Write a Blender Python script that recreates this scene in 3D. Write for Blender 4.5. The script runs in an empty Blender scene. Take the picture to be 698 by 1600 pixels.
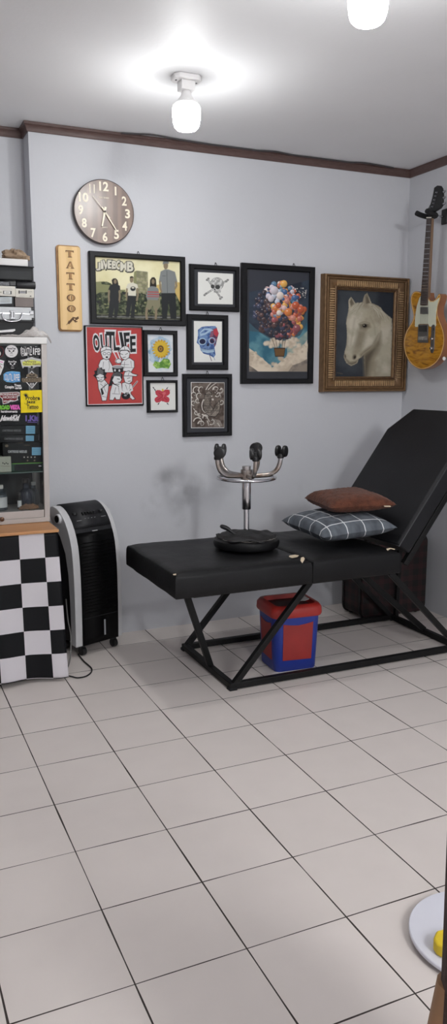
import bpy, bmesh, math, random
from mathutils import Vector, Matrix, noise
from mathutils.geometry import tessellate_polygon
random.seed(7)
SC = bpy.context.scene
COL = SC.collection
R = math.radians
V = Vector
PI = math.pi

# ------------------------------------------------------------------ camera
KINK = 1.02
F_PX, CX, CY = 1245.0, 349.0, 800.0
PITCH, YAW = math.atan(210 / F_PX), R(24.07)
CAM = V((0, 0, 1.45))
FW = V((math.sin(YAW) * math.cos(PITCH), math.cos(YAW) * math.cos(PITCH), -math.sin(PITCH)))
RT = V((math.cos(YAW), -math.sin(YAW), 0))
UP = RT.cross(FW)
cd = bpy.data.cameras.new('camera'); co = bpy.data.objects.new('camera', cd); COL.objects.link(co)
co.location = CAM; co.rotation_euler = (PI / 2 - PITCH, 0, -YAW)
cd.sensor_fit = 'VERTICAL'; cd.sensor_height = 36; cd.lens = F_PX / 1600 * 36; cd.clip_start = .02
SC.camera = co
def ray(u, v): return FW * F_PX + RT * (u - CX) + UP * (CY - v)
def at(u, v, y): d = ray(u, v); return CAM + d * ((y - CAM.y) / d.y)        # a photo point on the plane y
def atx(u, v, x): d = ray(u, v); return CAM + d * ((x - CAM.x) / d.x)       # ... on the plane x
def atz(u, v, z): d = ray(u, v); return CAM + d * ((z - CAM.z) / d.z)       # ... at a height z
def atp(u, v, P, n): d = ray(u, v); n = V(n); return CAM + d * ((V(P) - CAM).dot(n) / d.dot(n))

# ------------------------------------------------------------------ materials
def lin(c): c /= 255.0; return c / 12.92 if c <= .04045 else ((c + .055) / 1.055) ** 2.4
def rgb(c): return (lin(c[0]), lin(c[1]), lin(c[2]), 1)
MATS = {}
def mat(name, c, rough=.5, metal=0, var=.08, scale=12, bump=0, bscale=None, coat=0, spec=.5, sheen=0, emit=0, k=1.0, trans=0):
    """procedural material: base colour (sRGB) gently varied by noise, optional bump"""
    if name in MATS: return MATS[name]
    m = bpy.data.materials.new(name); m.use_nodes = True; MATS[name] = m
    nt = m.node_tree; b = nt.nodes['Principled BSDF']
    base = [min(.92, x * k) for x in rgb(c)[:3]]
    tc = nt.nodes.new('ShaderNodeTexCoord'); nz = nt.nodes.new('ShaderNodeTexNoise')
    nz.inputs['Scale'].default_value = scale; nz.inputs['Detail'].default_value = 4
    nt.links.new(tc.outputs['Object'], nz.inputs['Vector'])
    cr = nt.nodes.new('ShaderNodeValToRGB'); e = cr.color_ramp.elements
    e[0].position = .3; e[1].position = .7
    e[0].color = [x * (1 - var) for x in base] + [1]; e[1].color = [min(.95, x * (1 + var)) for x in base] + [1]
    nt.links.new(nz.outputs['Fac'], cr.inputs['Fac']); nt.links.new(cr.outputs['Color'], b.inputs['Base Color'])
    b.inputs['Roughness'].default_value = rough; b.inputs['Metallic'].default_value = metal
    b.inputs['Specular IOR Level'].default_value = spec
    if coat: b.inputs['Coat Weight'].default_value = coat; b.inputs['Coat Roughness'].default_value = .06
    if sheen: b.inputs['Sheen Weight'].default_value = sheen
    if trans: b.inputs['Transmission Weight'].default_value = trans; b.inputs['IOR'].default_value = 1.4
    if bump:
        n2 = nt.nodes.new('ShaderNodeTexNoise'); n2.inputs['Scale'].default_value = bscale or scale * 4; n2.inputs['Detail'].default_value = 5
        nt.links.new(tc.outputs['Object'], n2.inputs['Vector'])
        bp = nt.nodes.new('ShaderNodeBump'); bp.inputs['Strength'].default_value = bump; bp.inputs['Distance'].default_value = .01
        nt.links.new(n2.outputs['Fac'], bp.inputs['Height']); nt.links.new(bp.outputs['Normal'], b.inputs['Normal'])
    if emit:
        b.inputs['Emission Color'].default_value = (.985, 1, .995, 1); b.inputs['Emission Strength'].default_value = emit
    return m
INKS = {}
def ink(name, c, rough=.55):
    m = mat('ink_' + name, c, rough, var=.05, scale=40, k=KINK, coat=.05, spec=.2); INKS[m] = ([(0, [x * KINK for x in rgb(c)[:3]])], 1); return m
def ramp_mat(name, stops, kind='noise', scale=6, rough=.5, detail=5, dist=0, vec=None, coat=0, k=1.0, metal=0):
    k = k * KINK / 1.5 if k > 1.2 else k
    m = bpy.data.materials.new(name); m.use_nodes = True; nt = m.node_tree; b = nt.nodes['Principled BSDF']
    INKS[m] = ([(p, [x * k for x in rgb(c)[:3]]) for p, c in stops], scale)
    tc = nt.nodes.new('ShaderNodeTexCoord'); mp = nt.nodes.new('ShaderNodeMapping')
    nt.links.new(tc.outputs['Object'], mp.inputs['Vector'])
    if vec: mp.inputs['Scale'].default_value = vec
    if kind == 'noise':
        t = nt.nodes.new('ShaderNodeTexNoise'); t.inputs['Detail'].default_value = detail; t.inputs['Distortion'].default_value = dist
    else:
        t = nt.nodes.new('ShaderNodeTexWave'); t.bands_direction = kind; t.inputs['Distortion'].default_value = dist; t.inputs['Detail'].default_value = detail
        t.inputs['Detail Scale'].default_value = 1.6
    t.inputs['Scale'].default_value = scale
    nt.links.new(mp.outputs['Vector'], t.inputs['Vector'])
    cr = nt.nodes.new('ShaderNodeValToRGB'); e = cr.color_ramp.elements
    while len(e) < len(stops): e.new(.5)
    for i, (p, c) in enumerate(stops):
        e[i].position = p; e[i].color = [min(.92, x * k) for x in rgb(c)[:3]] + [1]
    nt.links.new(t.outputs['Fac'], cr.inputs['Fac']); nt.links.new(cr.outputs['Color'], b.inputs['Base Color'])
    b.inputs['Roughness'].default_value = rough; b.inputs['Metallic'].default_value = metal
    if coat: b.inputs['Coat Weight'].default_value = coat; b.inputs['Coat Roughness'].default_value = .06
    return m
def glass_mat(name, tint=(.93, .95, .95), rough=.02, base=.04):
    m = bpy.data.materials.new(name); m.use_nodes = True; nt = m.node_tree; nt.nodes.remove(nt.nodes['Principled BSDF'])
    out = nt.nodes['Material Output']
    tr = nt.nodes.new('ShaderNodeBsdfTransparent'); tr.inputs['Color'].default_value = (*tint, 1)
    gl = nt.nodes.new('ShaderNodeBsdfGlossy'); gl.inputs['Roughness'].default_value = rough
    fr = nt.nodes.new('ShaderNodeLayerWeight'); fr.inputs['Blend'].default_value = .17
    mx = nt.nodes.new('ShaderNodeMixShader')
    nt.links.new(fr.outputs['Fresnel'], mx.inputs[0]); nt.links.new(tr.outputs[0], mx.inputs[1]); nt.links.new(gl.outputs[0], mx.inputs[2])
    nt.links.new(mx.outputs[0], out.inputs['Surface'])
    return m

# ------------------------------------------------------------------ mesh building
ORG = {}
class MB:
    def __init__(s, m=None): s.v = []; s.f = []; s.fm = []; s.ms = []; s.m = m; s.uv = {}
    def mi(s, m):
        m = m or s.m
        if m not in s.ms: s.ms.append(m)
        return s.ms.index(m)
    def add(s, verts, faces, m=None):
        o = len(s.v); s.v += [V(p) for p in verts]; k = s.mi(m)
        for f in faces: s.f.append([i + o for i in f]); s.fm.append(k)
        return s
    def box(s, c, d, m=None, rot=None):
        c = V(c); h = V(d) / 2; M = rot or Matrix.Identity(3)
        vs = [c + M @ V((x * h.x, y * h.y, z * h.z)) for x in (-1, 1) for y in (-1, 1) for z in (-1, 1)]
        return s.add(vs, [(0, 1, 3, 2), (4, 6, 7, 5), (0, 4, 5, 1), (2, 3, 7, 6), (0, 2, 6, 4), (1, 5, 7, 3)], m)
    def bb(s, a, b, m=None):
        a = V(a); b = V(b); return s.box((a + b) / 2, [abs(b[i] - a[i]) for i in range(3)], m)
    def tube(s, path, r, m=None, n=12, cap=True, closed=False):
        path = [V(p) for p in path]; N = len(path); rs = r if isinstance(r, (list, tuple)) else [r] * N
        vs = []; ref = None
        for i, p in enumerate(path):
            if closed: t = (path[(i + 1) % N] - path[i - 1]).normalized()
            else: t = (path[min(i + 1, N - 1)] - path[max(i - 1, 0)]).normalized()
            if ref is None: ref = t.orthogonal().normalized()
            ref = (ref - t * ref.dot(t)).normalized(); b = t.cross(ref)
            for k in range(n):
                a = 2 * PI * k / n; vs.append(p + (ref * math.cos(a) + b * math.sin(a)) * rs[i])
        fs = []
        for i in range(N if closed else N - 1):
            j = (i + 1) % N
            for k in range(n): fs.append((i * n + k, i * n + (k + 1) % n, j * n + (k + 1) % n, j * n + k))
        if cap and not closed: fs.append(tuple(range(n))[::-1]); fs.append(tuple((N - 1) * n + k for k in range(n)))
        return s.add(vs, fs, m)
    def bar(s, a, b, w, h=None, m=None, up=(0, 0, 1)):
        a = V(a); b = V(b); h = h or w; t = (b - a).normalized(); up = V(up)
        if abs(t.dot(up)) > .98: up = V((0, 1, 0))
        x = t.cross(up).normalized(); z = x.cross(t); vs = []
        for p in (a, b):
            for i, j in ((-1, -1), (1, -1), (1, 1), (-1, 1)): vs.append(p + x * i * w / 2 + z * j * h / 2)
        return s.add(vs, [(0, 1, 2, 3), (7, 6, 5, 4), (0, 4, 5, 1), (1, 5, 6, 2), (2, 6, 7, 3), (3, 7, 4, 0)], m)
    def lathe(s, prof, c=(0, 0, 0), m=None, n=32, M=None, sx=1, sy=1):
        c = V(c); M = M or Matrix.Identity(3); vs = []; fs = []
        for (r, z) in prof:
            for k in range(n):
                a = 2 * PI * k / n; vs.append(c + M @ V((r * math.cos(a) * sx, r * math.sin(a) * sy, z)))
        for i in range(len(prof) - 1):
            for k in range(n): fs.append((i * n + k, i * n + (k + 1) % n, (i + 1) * n + (k + 1) % n, (i + 1) * n + k))
        if prof[0][0] > 1e-6: fs.append(tuple(range(n))[::-1])
        if prof[-1][0] > 1e-6: fs.append(tuple((len(prof) - 1) * n + k for k in range(n)))
        return s.add(vs, fs, m)
    def prism(s, pts, off, m=None, mside=None):
        """flat outline of 3-D points extruded by off"""
        pts = [V(p) for p in pts]; off = V(off); n = len(pts)
        tri = tessellate_polygon([pts])
        s.add(pts, [tuple(t) for t in tri], m); s.add([p + off for p in pts], [tuple(t) for t in tri], mside or m)
        s.add(pts + [p + off for p in pts], [(i, (i + 1) % n, n + (i + 1) % n, n + i) for i in range(n)], mside or m)
        return s
    def grid(s, fn, nu, nv, m=None, wrapu=False):
        vs = [fn(i / (nu if wrapu else nu - 1), j / (nv - 1)) for j in range(nv) for i in range(nu)]
        fs = []
        for j in range(nv - 1):
            for i in range(nu if wrapu else nu - 1):
                fs.append((j * nu + i, j * nu + (i + 1) % nu, (j + 1) * nu + (i + 1) % nu, (j + 1) * nu + i))
        return s.add(vs, fs, m)
    def build(s, name, parent=None, bevel=0, seg=2, smooth=True, angle=40, sub=0, org=None, solid=0, fix=True, uv=None):
        me = bpy.data.meshes.new(name)
        if parent is not None: org = ORG[parent.name]
        elif org is None:
            xs = [p.x for p in s.v]; ys = [p.y for p in s.v]; zs = [p.z for p in s.v]
            org = V(((min(xs) + max(xs)) / 2, (min(ys) + max(ys)) / 2, min(zs)))
        org = V(org)
        me.from_pydata([tuple(p - org) for p in s.v], [], s.f)
        for m in s.ms: me.materials.append(m)
        me.polygons.foreach_set('material_index', s.fm)
        if uv:
            ul = me.uv_layers.new(name='UVMap')
            for l in me.loops: ul.data[l.index].uv = uv[l.vertex_index]
        if fix:
            bm = bmesh.new(); bm.from_mesh(me)
            bmesh.ops.remove_doubles(bm, verts=bm.verts, dist=1e-6) if not uv else None
            bmesh.ops.recalc_face_normals(bm, faces=bm.faces); bm.to_mesh(me); bm.free()
        if smooth:
            me.shade_smooth()
            if angle < 180: me.set_sharp_from_angle(angle=R(angle))
        o = bpy.data.objects.new(name, me); COL.objects.link(o)
        if parent is not None: o.parent = parent
        else: o.location = org
        ORG[o.name] = org
        if solid: md = o.modifiers.new('solid', 'SOLIDIFY'); md.thickness = solid; md.offset = 0
        if bevel: md = o.modifiers.new('bevel', 'BEVEL'); md.width = bevel; md.segments = seg; md.limit_method = 'ANGLE'; md.angle_limit = R(40)
        if sub: md = o.modifiers.new('sub', 'SUBSURF'); md.levels = sub; md.render_levels = sub
        return o
def thing(name, label, cat, loc, group=None):
    o = bpy.data.objects.new(name, None); COL.objects.link(o); o.location = loc; o.empty_display_size = .05
    ORG[o.name] = V(loc); return tag(o, label, cat, group)
def tag(o, label=None, cat=None, group=None, kind=None):
    if label: o['label'] = label
    if cat: o['category'] = cat
    if group: o['group'] = group
    if kind: o['kind'] = kind
    return o
def struct(o): o['kind'] = 'structure'; return o
def copy_tree(o, parent=None):
    c = o.copy(); COL.objects.link(c); c.parent = parent
    for ch in list(o.children): copy_tree(ch, c)
    return c
def rotz(a): return Matrix.Rotation(a, 3, 'Z')

# ------------------------------------------------------------------ flat art (prints, stickers, lettering)
TXT = {}
def text_geo(t, bold=0.0, space=1.0):
    key = (t, bold, space)
    if key in TXT: return TXT[key]
    c = bpy.data.curves.new('txt', 'FONT'); c.body = t; c.offset = bold; c.space_character = space; c.resolution_u = 3
    o = bpy.data.objects.new('txt', c); COL.objects.link(o); bpy.context.view_layer.update()
    me = o.evaluated_get(bpy.context.evaluated_depsgraph_get()).to_mesh()
    vs = [(v.co.x, v.co.y) for v in me.vertices]; fs = [tuple(p.vertices) for p in me.polygons]
    o.evaluated_get(bpy.context.evaluated_depsgraph_get()).to_mesh_clear()
    bpy.data.objects.remove(o); bpy.data.curves.remove(c)
    TXT[key] = (vs, fs); return vs, fs
class Art:
    """flat shapes laid on a plane; P maps drawing coordinates to points, N is the way the sheet faces"""
    def __init__(s, P, N=(0, -1, 0), eps=.0003): s.P = P; s.N = V(N); s.k = 0; s.eps = eps; s.mb = MB(); s.ks = []
    def up(s): s.k += 1; return s
    def pt(s, p): s.ks.append(s.k); return V(s.P(*p))
    def poly(s, pts, m):
        s.up(); q = [s.pt(p) for p in pts]; s.mb.add(q, [tuple(t) for t in tessellate_polygon([q])], m); return s
    def ell(s, cx, cy, rx, ry, m, n=20, rot=0, jit=0):
        c, d = math.cos(rot), math.sin(rot); pts = []
        for i in range(n):
            a = 2 * PI * i / n; j = 1 + random.uniform(-jit, jit); x, y = rx * math.cos(a) * j, ry * math.sin(a) * j
            pts.append((cx + x * c - y * d, cy + x * d + y * c))
        return s.poly(pts, m)
    def line(s, pts, w, m, w2=None):
        s.up(); n = len(pts); L = []; Rr = []
        for i, (x, y) in enumerate(pts):
            a = pts[max(0, i - 1)]; b = pts[min(n - 1, i + 1)]; dx, dy = b[0] - a[0], b[1] - a[1]; l = math.hypot(dx, dy) or 1
            ww = (w if w2 is None else w + (w2 - w) * i / max(1, n - 1)) / 2
            L.append((x - dy / l * ww, y + dx / l * ww)); Rr.append((x + dy / l * ww, y - dx / l * ww))
        q = [s.pt(p) for p in L + Rr]
        s.mb.add(q, [(i, i + 1, n + i + 1, n + i) for i in range(n - 1)], m); return s
    def text(s, t, box, m, bold=0.0, skew=0, space=1.0, quad=None):
        """lettering fitted to box=(x0,y0,x1,y1), y down; quad = four corners TL,TR,BR,BL instead"""
        s.up(); v0, _ = text_geo(t, 0.0, space); vs, fs = text_geo(t, bold, space)
        ax = min(p[0] for p in v0); bx = max(p[0] for p in v0); ay = min(p[1] for p in v0); by = max(p[1] for p in v0)
        if quad is None: x0, y0, x1, y1 = box; quad = ((x0 + skew, y0), (x1 + skew, y0), (x1, y1), (x0, y1))
        A, B, C, D = [V(p) for p in quad]; q = []
        for (x, y) in vs:
            u = (x - ax) / (bx - ax); w = 1 - (y - ay) / (by - ay)
            p = (A * (1 - u) + B * u) * (1 - w) + (D * (1 - u) + C * u) * w; q.append(s.pt((p.x, p.y)))
        s.mb.add(q, fs, m); return s
    def build(s, name, parent):
        e = min(s.eps, .0022 / max(1, s.k))       # whole drawing stays thinner than a couple of millimetres
        s.mb.v = [p + s.N * e * k for p, k in zip(s.mb.v, s.ks)]
        return s.mb.build(name, parent, smooth=False, fix=False)
def spiral(cx, cy, r, a0, turns, n=14, sgn=1):
    return [(cx + r * (1 - t / n * .85) * math.cos(a0 + sgn * t / n * turns * 2 * PI), cy + r * (1 - t / n * .85) * math.sin(a0 + sgn * t / n * turns * 2 * PI)) for t in range(n + 1)]
# a printed or painted picture: a fine sheet of mesh whose points carry the picture's own colours
import numpy as np
def vnoise(X, Y, f, seed=0, octv=4):
    rng = np.random.RandomState(seed); tab = rng.rand(64, 64); out = 0; amp = .5; tot = 0
    for o in range(octv):
        x = X * f + 17.3 * o; y = Y * f + 5.1 * o; xi = np.floor(x).astype(int); yi = np.floor(y).astype(int); fx = x - xi; fy = y - yi
        fx = fx * fx * (3 - 2 * fx); fy = fy * fy * (3 - 2 * fy); a = tab[yi % 64, xi % 64]; b = tab[yi % 64, (xi + 1) % 64]; c = tab[(yi + 1) % 64, xi % 64]; d = tab[(yi + 1) % 64, (xi + 1) % 64]
        out = out + amp * ((a * (1 - fx) + b * fx) * (1 - fy) + (c * (1 - fx) + d * fx) * fy); tot += amp; amp *= .5; f *= 2
    return out / tot
class Paint:
    def __init__(s, crp, Yp, quad, n=220, m=None):
        s.crp, s.Yp = crp, Yp; x0, y0, sc = crp; q = [V(((u - x0) * sc, (v - y0) * sc)) for u, v in quad]; s.sc = sc
        w = (q[1] - q[0]).length; h = (q[3] - q[0]).length; s.nx = n; s.ny = max(8, int(n * h / w)); s.px = w / n
        U, T_ = np.meshgrid(np.linspace(0, 1, s.nx), np.linspace(0, 1, s.ny))
        bl = lambda k: (q[0][k] * (1 - U) + q[1][k] * U) * (1 - T_) + (q[3][k] * (1 - U) + q[2][k] * U) * T_
        s.X, s.Y = bl(0), bl(1); s.C = np.ones((s.ny, s.nx, 3)) * .5; s.m = m; s.seed = 0
    def col(s, m):
        if isinstance(m, (tuple, list)): return np.array([x * KINK for x in rgb(m)[:3]])
        st, f = INKS[m]
        if len(st) == 1: return np.array(st[0][1])
        s.seed += 1; nz = vnoise(s.X, s.Y, f / (s.sc * 270.0) * 1.6, s.seed, 5); nz = np.clip((nz - .5) * 1.5 + .5, 0, 1)
        return np.stack([np.interp(nz, [p for p, _ in st], [c[k] for _, c in st]) for k in range(3)], -1)
    def blend(s, M, m, al=1.0):
        M = (M * al)[..., None]; s.C = s.C * (1 - M) + s.col(m) * M; return s
    def sdf(s, pts):
        P = np.array([(p[0], p[1]) for p in pts], float); D = np.full(s.X.shape, 1e9); ins = np.zeros(s.X.shape, bool); n = len(P)
        for i in range(n):
            a, b = P[i], P[(i + 1) % n]; e = b - a; wx, wy = s.X - a[0], s.Y - a[1]; t = np.clip((wx * e[0] + wy * e[1]) / max(1e-9, e @ e), 0, 1)
            D = np.minimum(D, (wx - t * e[0]) ** 2 + (wy - t * e[1]) ** 2)
            if a[1] != b[1]: ins ^= ((a[1] > s.Y) != (b[1] > s.Y)) & (s.X < (b[0] - a[0]) * (s.Y - a[1]) / (b[1] - a[1]) + a[0])
        return np.where(ins, -1, 1) * np.sqrt(D)
    def poly(s, pts, m, soft=0, al=1.0, wob=0):
        d = s.sdf(pts)
        if wob: s.seed += 1; d = d + (vnoise(s.X, s.Y, 1 / (wob * 3.0), s.seed) - .5) * wob * 2
        w = max(s.px, soft); return s.blend(np.clip(.5 - d / w, 0, 1), m, al)
    def ell(s, cx, cy, rx, ry, m, n=20, rot=0, jit=0, soft=0, al=1.0, shade=0):
        c, d = math.cos(rot), math.sin(rot); x = (s.X - cx) * c + (s.Y - cy) * d; y = -(s.X - cx) * d + (s.Y - cy) * c
        r = np.sqrt((x / rx) ** 2 + (y / ry) ** 2)
        if jit: s.seed += 1; r = r * (1 + (vnoise(s.X, s.Y, 2.2 / max(rx, ry), s.seed) - .5) * 4 * jit)
        k = min(rx, ry); w = max(s.px, soft) / k; M = (np.clip((1 - r) / w + .5, 0, 1) * al)[..., None]; cc = s.col(m)
        if shade: l = 1 + shade * (np.clip(-(x / rx) * .5 - (y / ry) * .7, -1, 1) - .35 * r ** 3); cc = cc * l[..., None]
        s.C = s.C * (1 - M) + cc * M; return s
    def line(s, pts, w, m, w2=None, soft=0, al=1.0):
        P = [(p[0], p[1]) for p in pts]; n = len(P) - 1; D = np.full(s.X.shape, 1e9)
        for i in range(n):
            a, b = np.array(P[i], float), np.array(P[i + 1], float); e = b - a; wx, wy = s.X - a[0], s.Y - a[1]; t = np.clip((wx * e[0] + wy * e[1]) / max(1e-9, e @ e), 0, 1)
            ww = w if w2 is None else w + (w2 - w) * (i + t) / n
            D = np.minimum(D, np.sqrt((wx - t * e[0]) ** 2 + (wy - t * e[1]) ** 2) - ww / 2)
        k = max(s.px, soft); return s.blend(np.clip(.5 - D / k, 0, 1), m, al)
    def text(s, t, box, m, bold=0.0, skew=0, space=1.0, quad=None):
        v0, _ = text_geo(t, 0.0, space); vs, fs = text_geo(t, bold, space)
        ax = min(p[0] for p in v0); bx = max(p[0] for p in v0); ay = min(p[1] for p in v0); by = max(p[1] for p in v0)
        if quad is None: x0, y0, x1, y1 = box; quad = ((x0 + skew, y0), (x1 + skew, y0), (x1, y1), (x0, y1))
        A, B, C, D = [V(p) for p in quad]; q = []
        for (x, y) in vs:
            u = (x - ax) / (bx - ax); w = 1 - (y - ay) / (by - ay); p = (A * (1 - u) + B * u) * (1 - w) + (D * (1 - u) + C * u) * w; q.append((p.x, p.y))
        M = np.zeros(s.X.shape)
        for f in fs:
            P = [q[i] for i in f]; ar = sum(P[i][0] * P[(i + 1) % len(P)][1] - P[(i + 1) % len(P)][0] * P[i][1] for i in range(len(P)))
            if abs(ar) < 1e-6: continue
            sg = 1 if ar > 0 else -1; d = np.full(s.X.shape, -1e9)
            for i in range(len(P)):
                a, b = P[i], P[(i + 1) % len(P)]; l = math.hypot(b[0] - a[0], b[1] - a[1]) or 1
                d = np.maximum(d, sg * ((b[1] - a[1]) * (s.X - a[0]) - (b[0] - a[0]) * (s.Y - a[1])) / l)
            e = .8 * s.px; xs = [k[0] for k in P]; ys = [k[1] for k in P]
            box = (s.X > min(xs) - e) & (s.X < max(xs) + e) & (s.Y > min(ys) - e) & (s.Y < max(ys) + e)
            M = np.maximum(M, np.clip(.9 - d / s.px, 0, 1) * box)
        return s.blend(M, m)
    def build(s, name, parent):
        x0, y0, sc = s.crp; org = ORG[parent.name]; me = bpy.data.meshes.new(name); nx, ny = s.nx, s.ny
        vs = [tuple(at(x0 + x / sc, y0 + y / sc, s.Yp) - org) for x, y in zip(s.X.ravel(), s.Y.ravel())]
        fs = [(j * nx + i, (j + 1) * nx + i, (j + 1) * nx + i + 1, j * nx + i + 1) for j in range(ny - 1) for i in range(nx - 1)]
        me.from_pydata(vs, [], fs); ca_ = me.color_attributes.new('print', 'FLOAT_COLOR', 'POINT')
        ca_.data.foreach_set('color', np.concatenate([np.clip(s.C, 0, .92).reshape(-1, 3), np.ones((nx * ny, 1))], 1).astype(np.float32).ravel())
        me.materials.append(s.m or paint_mat()); o = bpy.data.objects.new(name, me); COL.objects.link(o); o.parent = parent; ORG[o.name] = org; return o
def paint_mat(name='printed_sheet', rough=.45, coat=.06):
    if name in MATS: return MATS[name]
    m = bpy.data.materials.new(name); m.use_nodes = True; nt = m.node_tree; b = nt.nodes['Principled BSDF']; MATS[name] = m
    at_ = nt.nodes.new('ShaderNodeVertexColor'); at_.layer_name = 'print'; nz = nt.nodes.new('ShaderNodeTexNoise'); nz.inputs['Scale'].default_value = 200
    bp = nt.nodes.new('ShaderNodeBump'); bp.inputs['Strength'].default_value = .03; bp.inputs['Distance'].default_value = .002
    nt.links.new(nz.outputs['Fac'], bp.inputs['Height']); nt.links.new(bp.outputs['Normal'], b.inputs['Normal']); nt.links.new(at_.outputs['Color'], b.inputs['Base Color'])
    b.inputs['Roughness'].default_value = rough; b.inputs['Specular IOR Level'].default_value = .18; b.inputs['Coat Weight'].default_value = coat; b.inputs['Coat Roughness'].default_value = .06; return m
def crop(x0, y0, s, Y): return lambda u, v: at(x0 + u / s, y0 + v / s, Y)

# tuned numbers
LAMPS_BEHIND = [(1.5, -1.3, 78), (1.5, -2.6, 105)]
EXPO = 0.15
BULB = 152
LAMPC = (.985, 1, .995)
WALLC, CEILC = (202, 203, 208), (240, 240, 242)
FLOORA, FLOORB = (217, 208, 203), (226, 217, 212)
CUSH_G = [(2.045, 3.80, .675), (2.03, 3.33, .668), (2.375, 3.20, .715), (2.42, 3.72, .715)]
CUSH_B = [(2.17, 3.77, .797), (2.12, 3.42, .797), (2.40, 3.24, .822), (2.44, 3.66, .832)]
# ------------------------------------------------------------------ the room
YB, XR, CEIL, XC, YREC = 4.266, 3.165, 2.706, .838, 4.406
XL, YF = -2.2, -4.2
def wall_mat(name, c, stain=False, k=1.0):
    m = bpy.data.materials.new(name); m.use_nodes = True; nt = m.node_tree; b = nt.nodes['Principled BSDF']
    N = nt.nodes.new; L = nt.links.new
    geo = N('ShaderNodeNewGeometry'); nz = N('ShaderNodeTexNoise'); nz.inputs['Scale'].default_value = 1.3; nz.inputs['Detail'].default_value = 6
    L(geo.outputs['Position'], nz.inputs['Vector'])
    cr = N('ShaderNodeValToRGB'); e = cr.color_ramp.elements; base = [min(.9, x * k) for x in rgb(c)[:3]]
    e[0].position = .3; e[1].position = .7; e[0].color = [x * .97 for x in base] + [1]; e[1].color = [min(.95, x * 1.03) for x in base] + [1]
    L(nz.outputs['Fac'], cr.inputs['Fac']); col = cr.outputs['Color']
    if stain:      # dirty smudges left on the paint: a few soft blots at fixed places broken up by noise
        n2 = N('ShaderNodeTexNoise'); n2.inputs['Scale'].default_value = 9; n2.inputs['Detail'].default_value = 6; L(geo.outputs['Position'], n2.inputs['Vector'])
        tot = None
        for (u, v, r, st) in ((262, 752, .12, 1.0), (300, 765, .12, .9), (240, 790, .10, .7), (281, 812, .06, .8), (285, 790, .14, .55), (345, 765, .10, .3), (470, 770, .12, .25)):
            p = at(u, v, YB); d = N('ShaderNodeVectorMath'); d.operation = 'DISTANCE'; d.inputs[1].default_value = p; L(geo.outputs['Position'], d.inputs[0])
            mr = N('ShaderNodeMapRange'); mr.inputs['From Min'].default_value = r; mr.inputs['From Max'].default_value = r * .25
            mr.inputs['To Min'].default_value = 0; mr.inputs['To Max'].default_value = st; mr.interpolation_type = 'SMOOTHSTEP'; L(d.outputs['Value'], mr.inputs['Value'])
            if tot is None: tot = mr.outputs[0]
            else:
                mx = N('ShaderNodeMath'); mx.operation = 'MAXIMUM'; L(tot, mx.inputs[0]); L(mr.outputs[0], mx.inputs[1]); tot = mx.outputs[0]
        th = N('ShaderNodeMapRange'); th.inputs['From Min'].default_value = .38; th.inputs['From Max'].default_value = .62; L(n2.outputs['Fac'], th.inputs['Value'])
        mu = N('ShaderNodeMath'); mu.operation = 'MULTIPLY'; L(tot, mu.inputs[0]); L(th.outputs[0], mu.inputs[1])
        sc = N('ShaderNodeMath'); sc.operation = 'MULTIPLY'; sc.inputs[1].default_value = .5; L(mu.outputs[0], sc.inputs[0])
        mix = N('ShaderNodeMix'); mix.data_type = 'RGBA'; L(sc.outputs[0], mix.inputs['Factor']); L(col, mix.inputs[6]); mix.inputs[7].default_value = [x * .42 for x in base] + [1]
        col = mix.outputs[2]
    L(col, b.inputs['Base Color']); b.inputs['Roughness'].default_value = .55; b.inputs['Specular IOR Level'].default_value = .25
    n3 = N('ShaderNodeTexNoise'); n3.inputs['Scale'].default_value = 60; L(geo.outputs['Position'], n3.inputs['Vector'])
    bp = N('ShaderNodeBump'); bp.inputs['Strength'].default_value = .05; bp.inputs['Distance'].default_value = .01; L(n3.outputs['Fac'], bp.inputs['Height']); L(bp.outputs['Normal'], b.inputs['Normal'])
    return m

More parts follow.
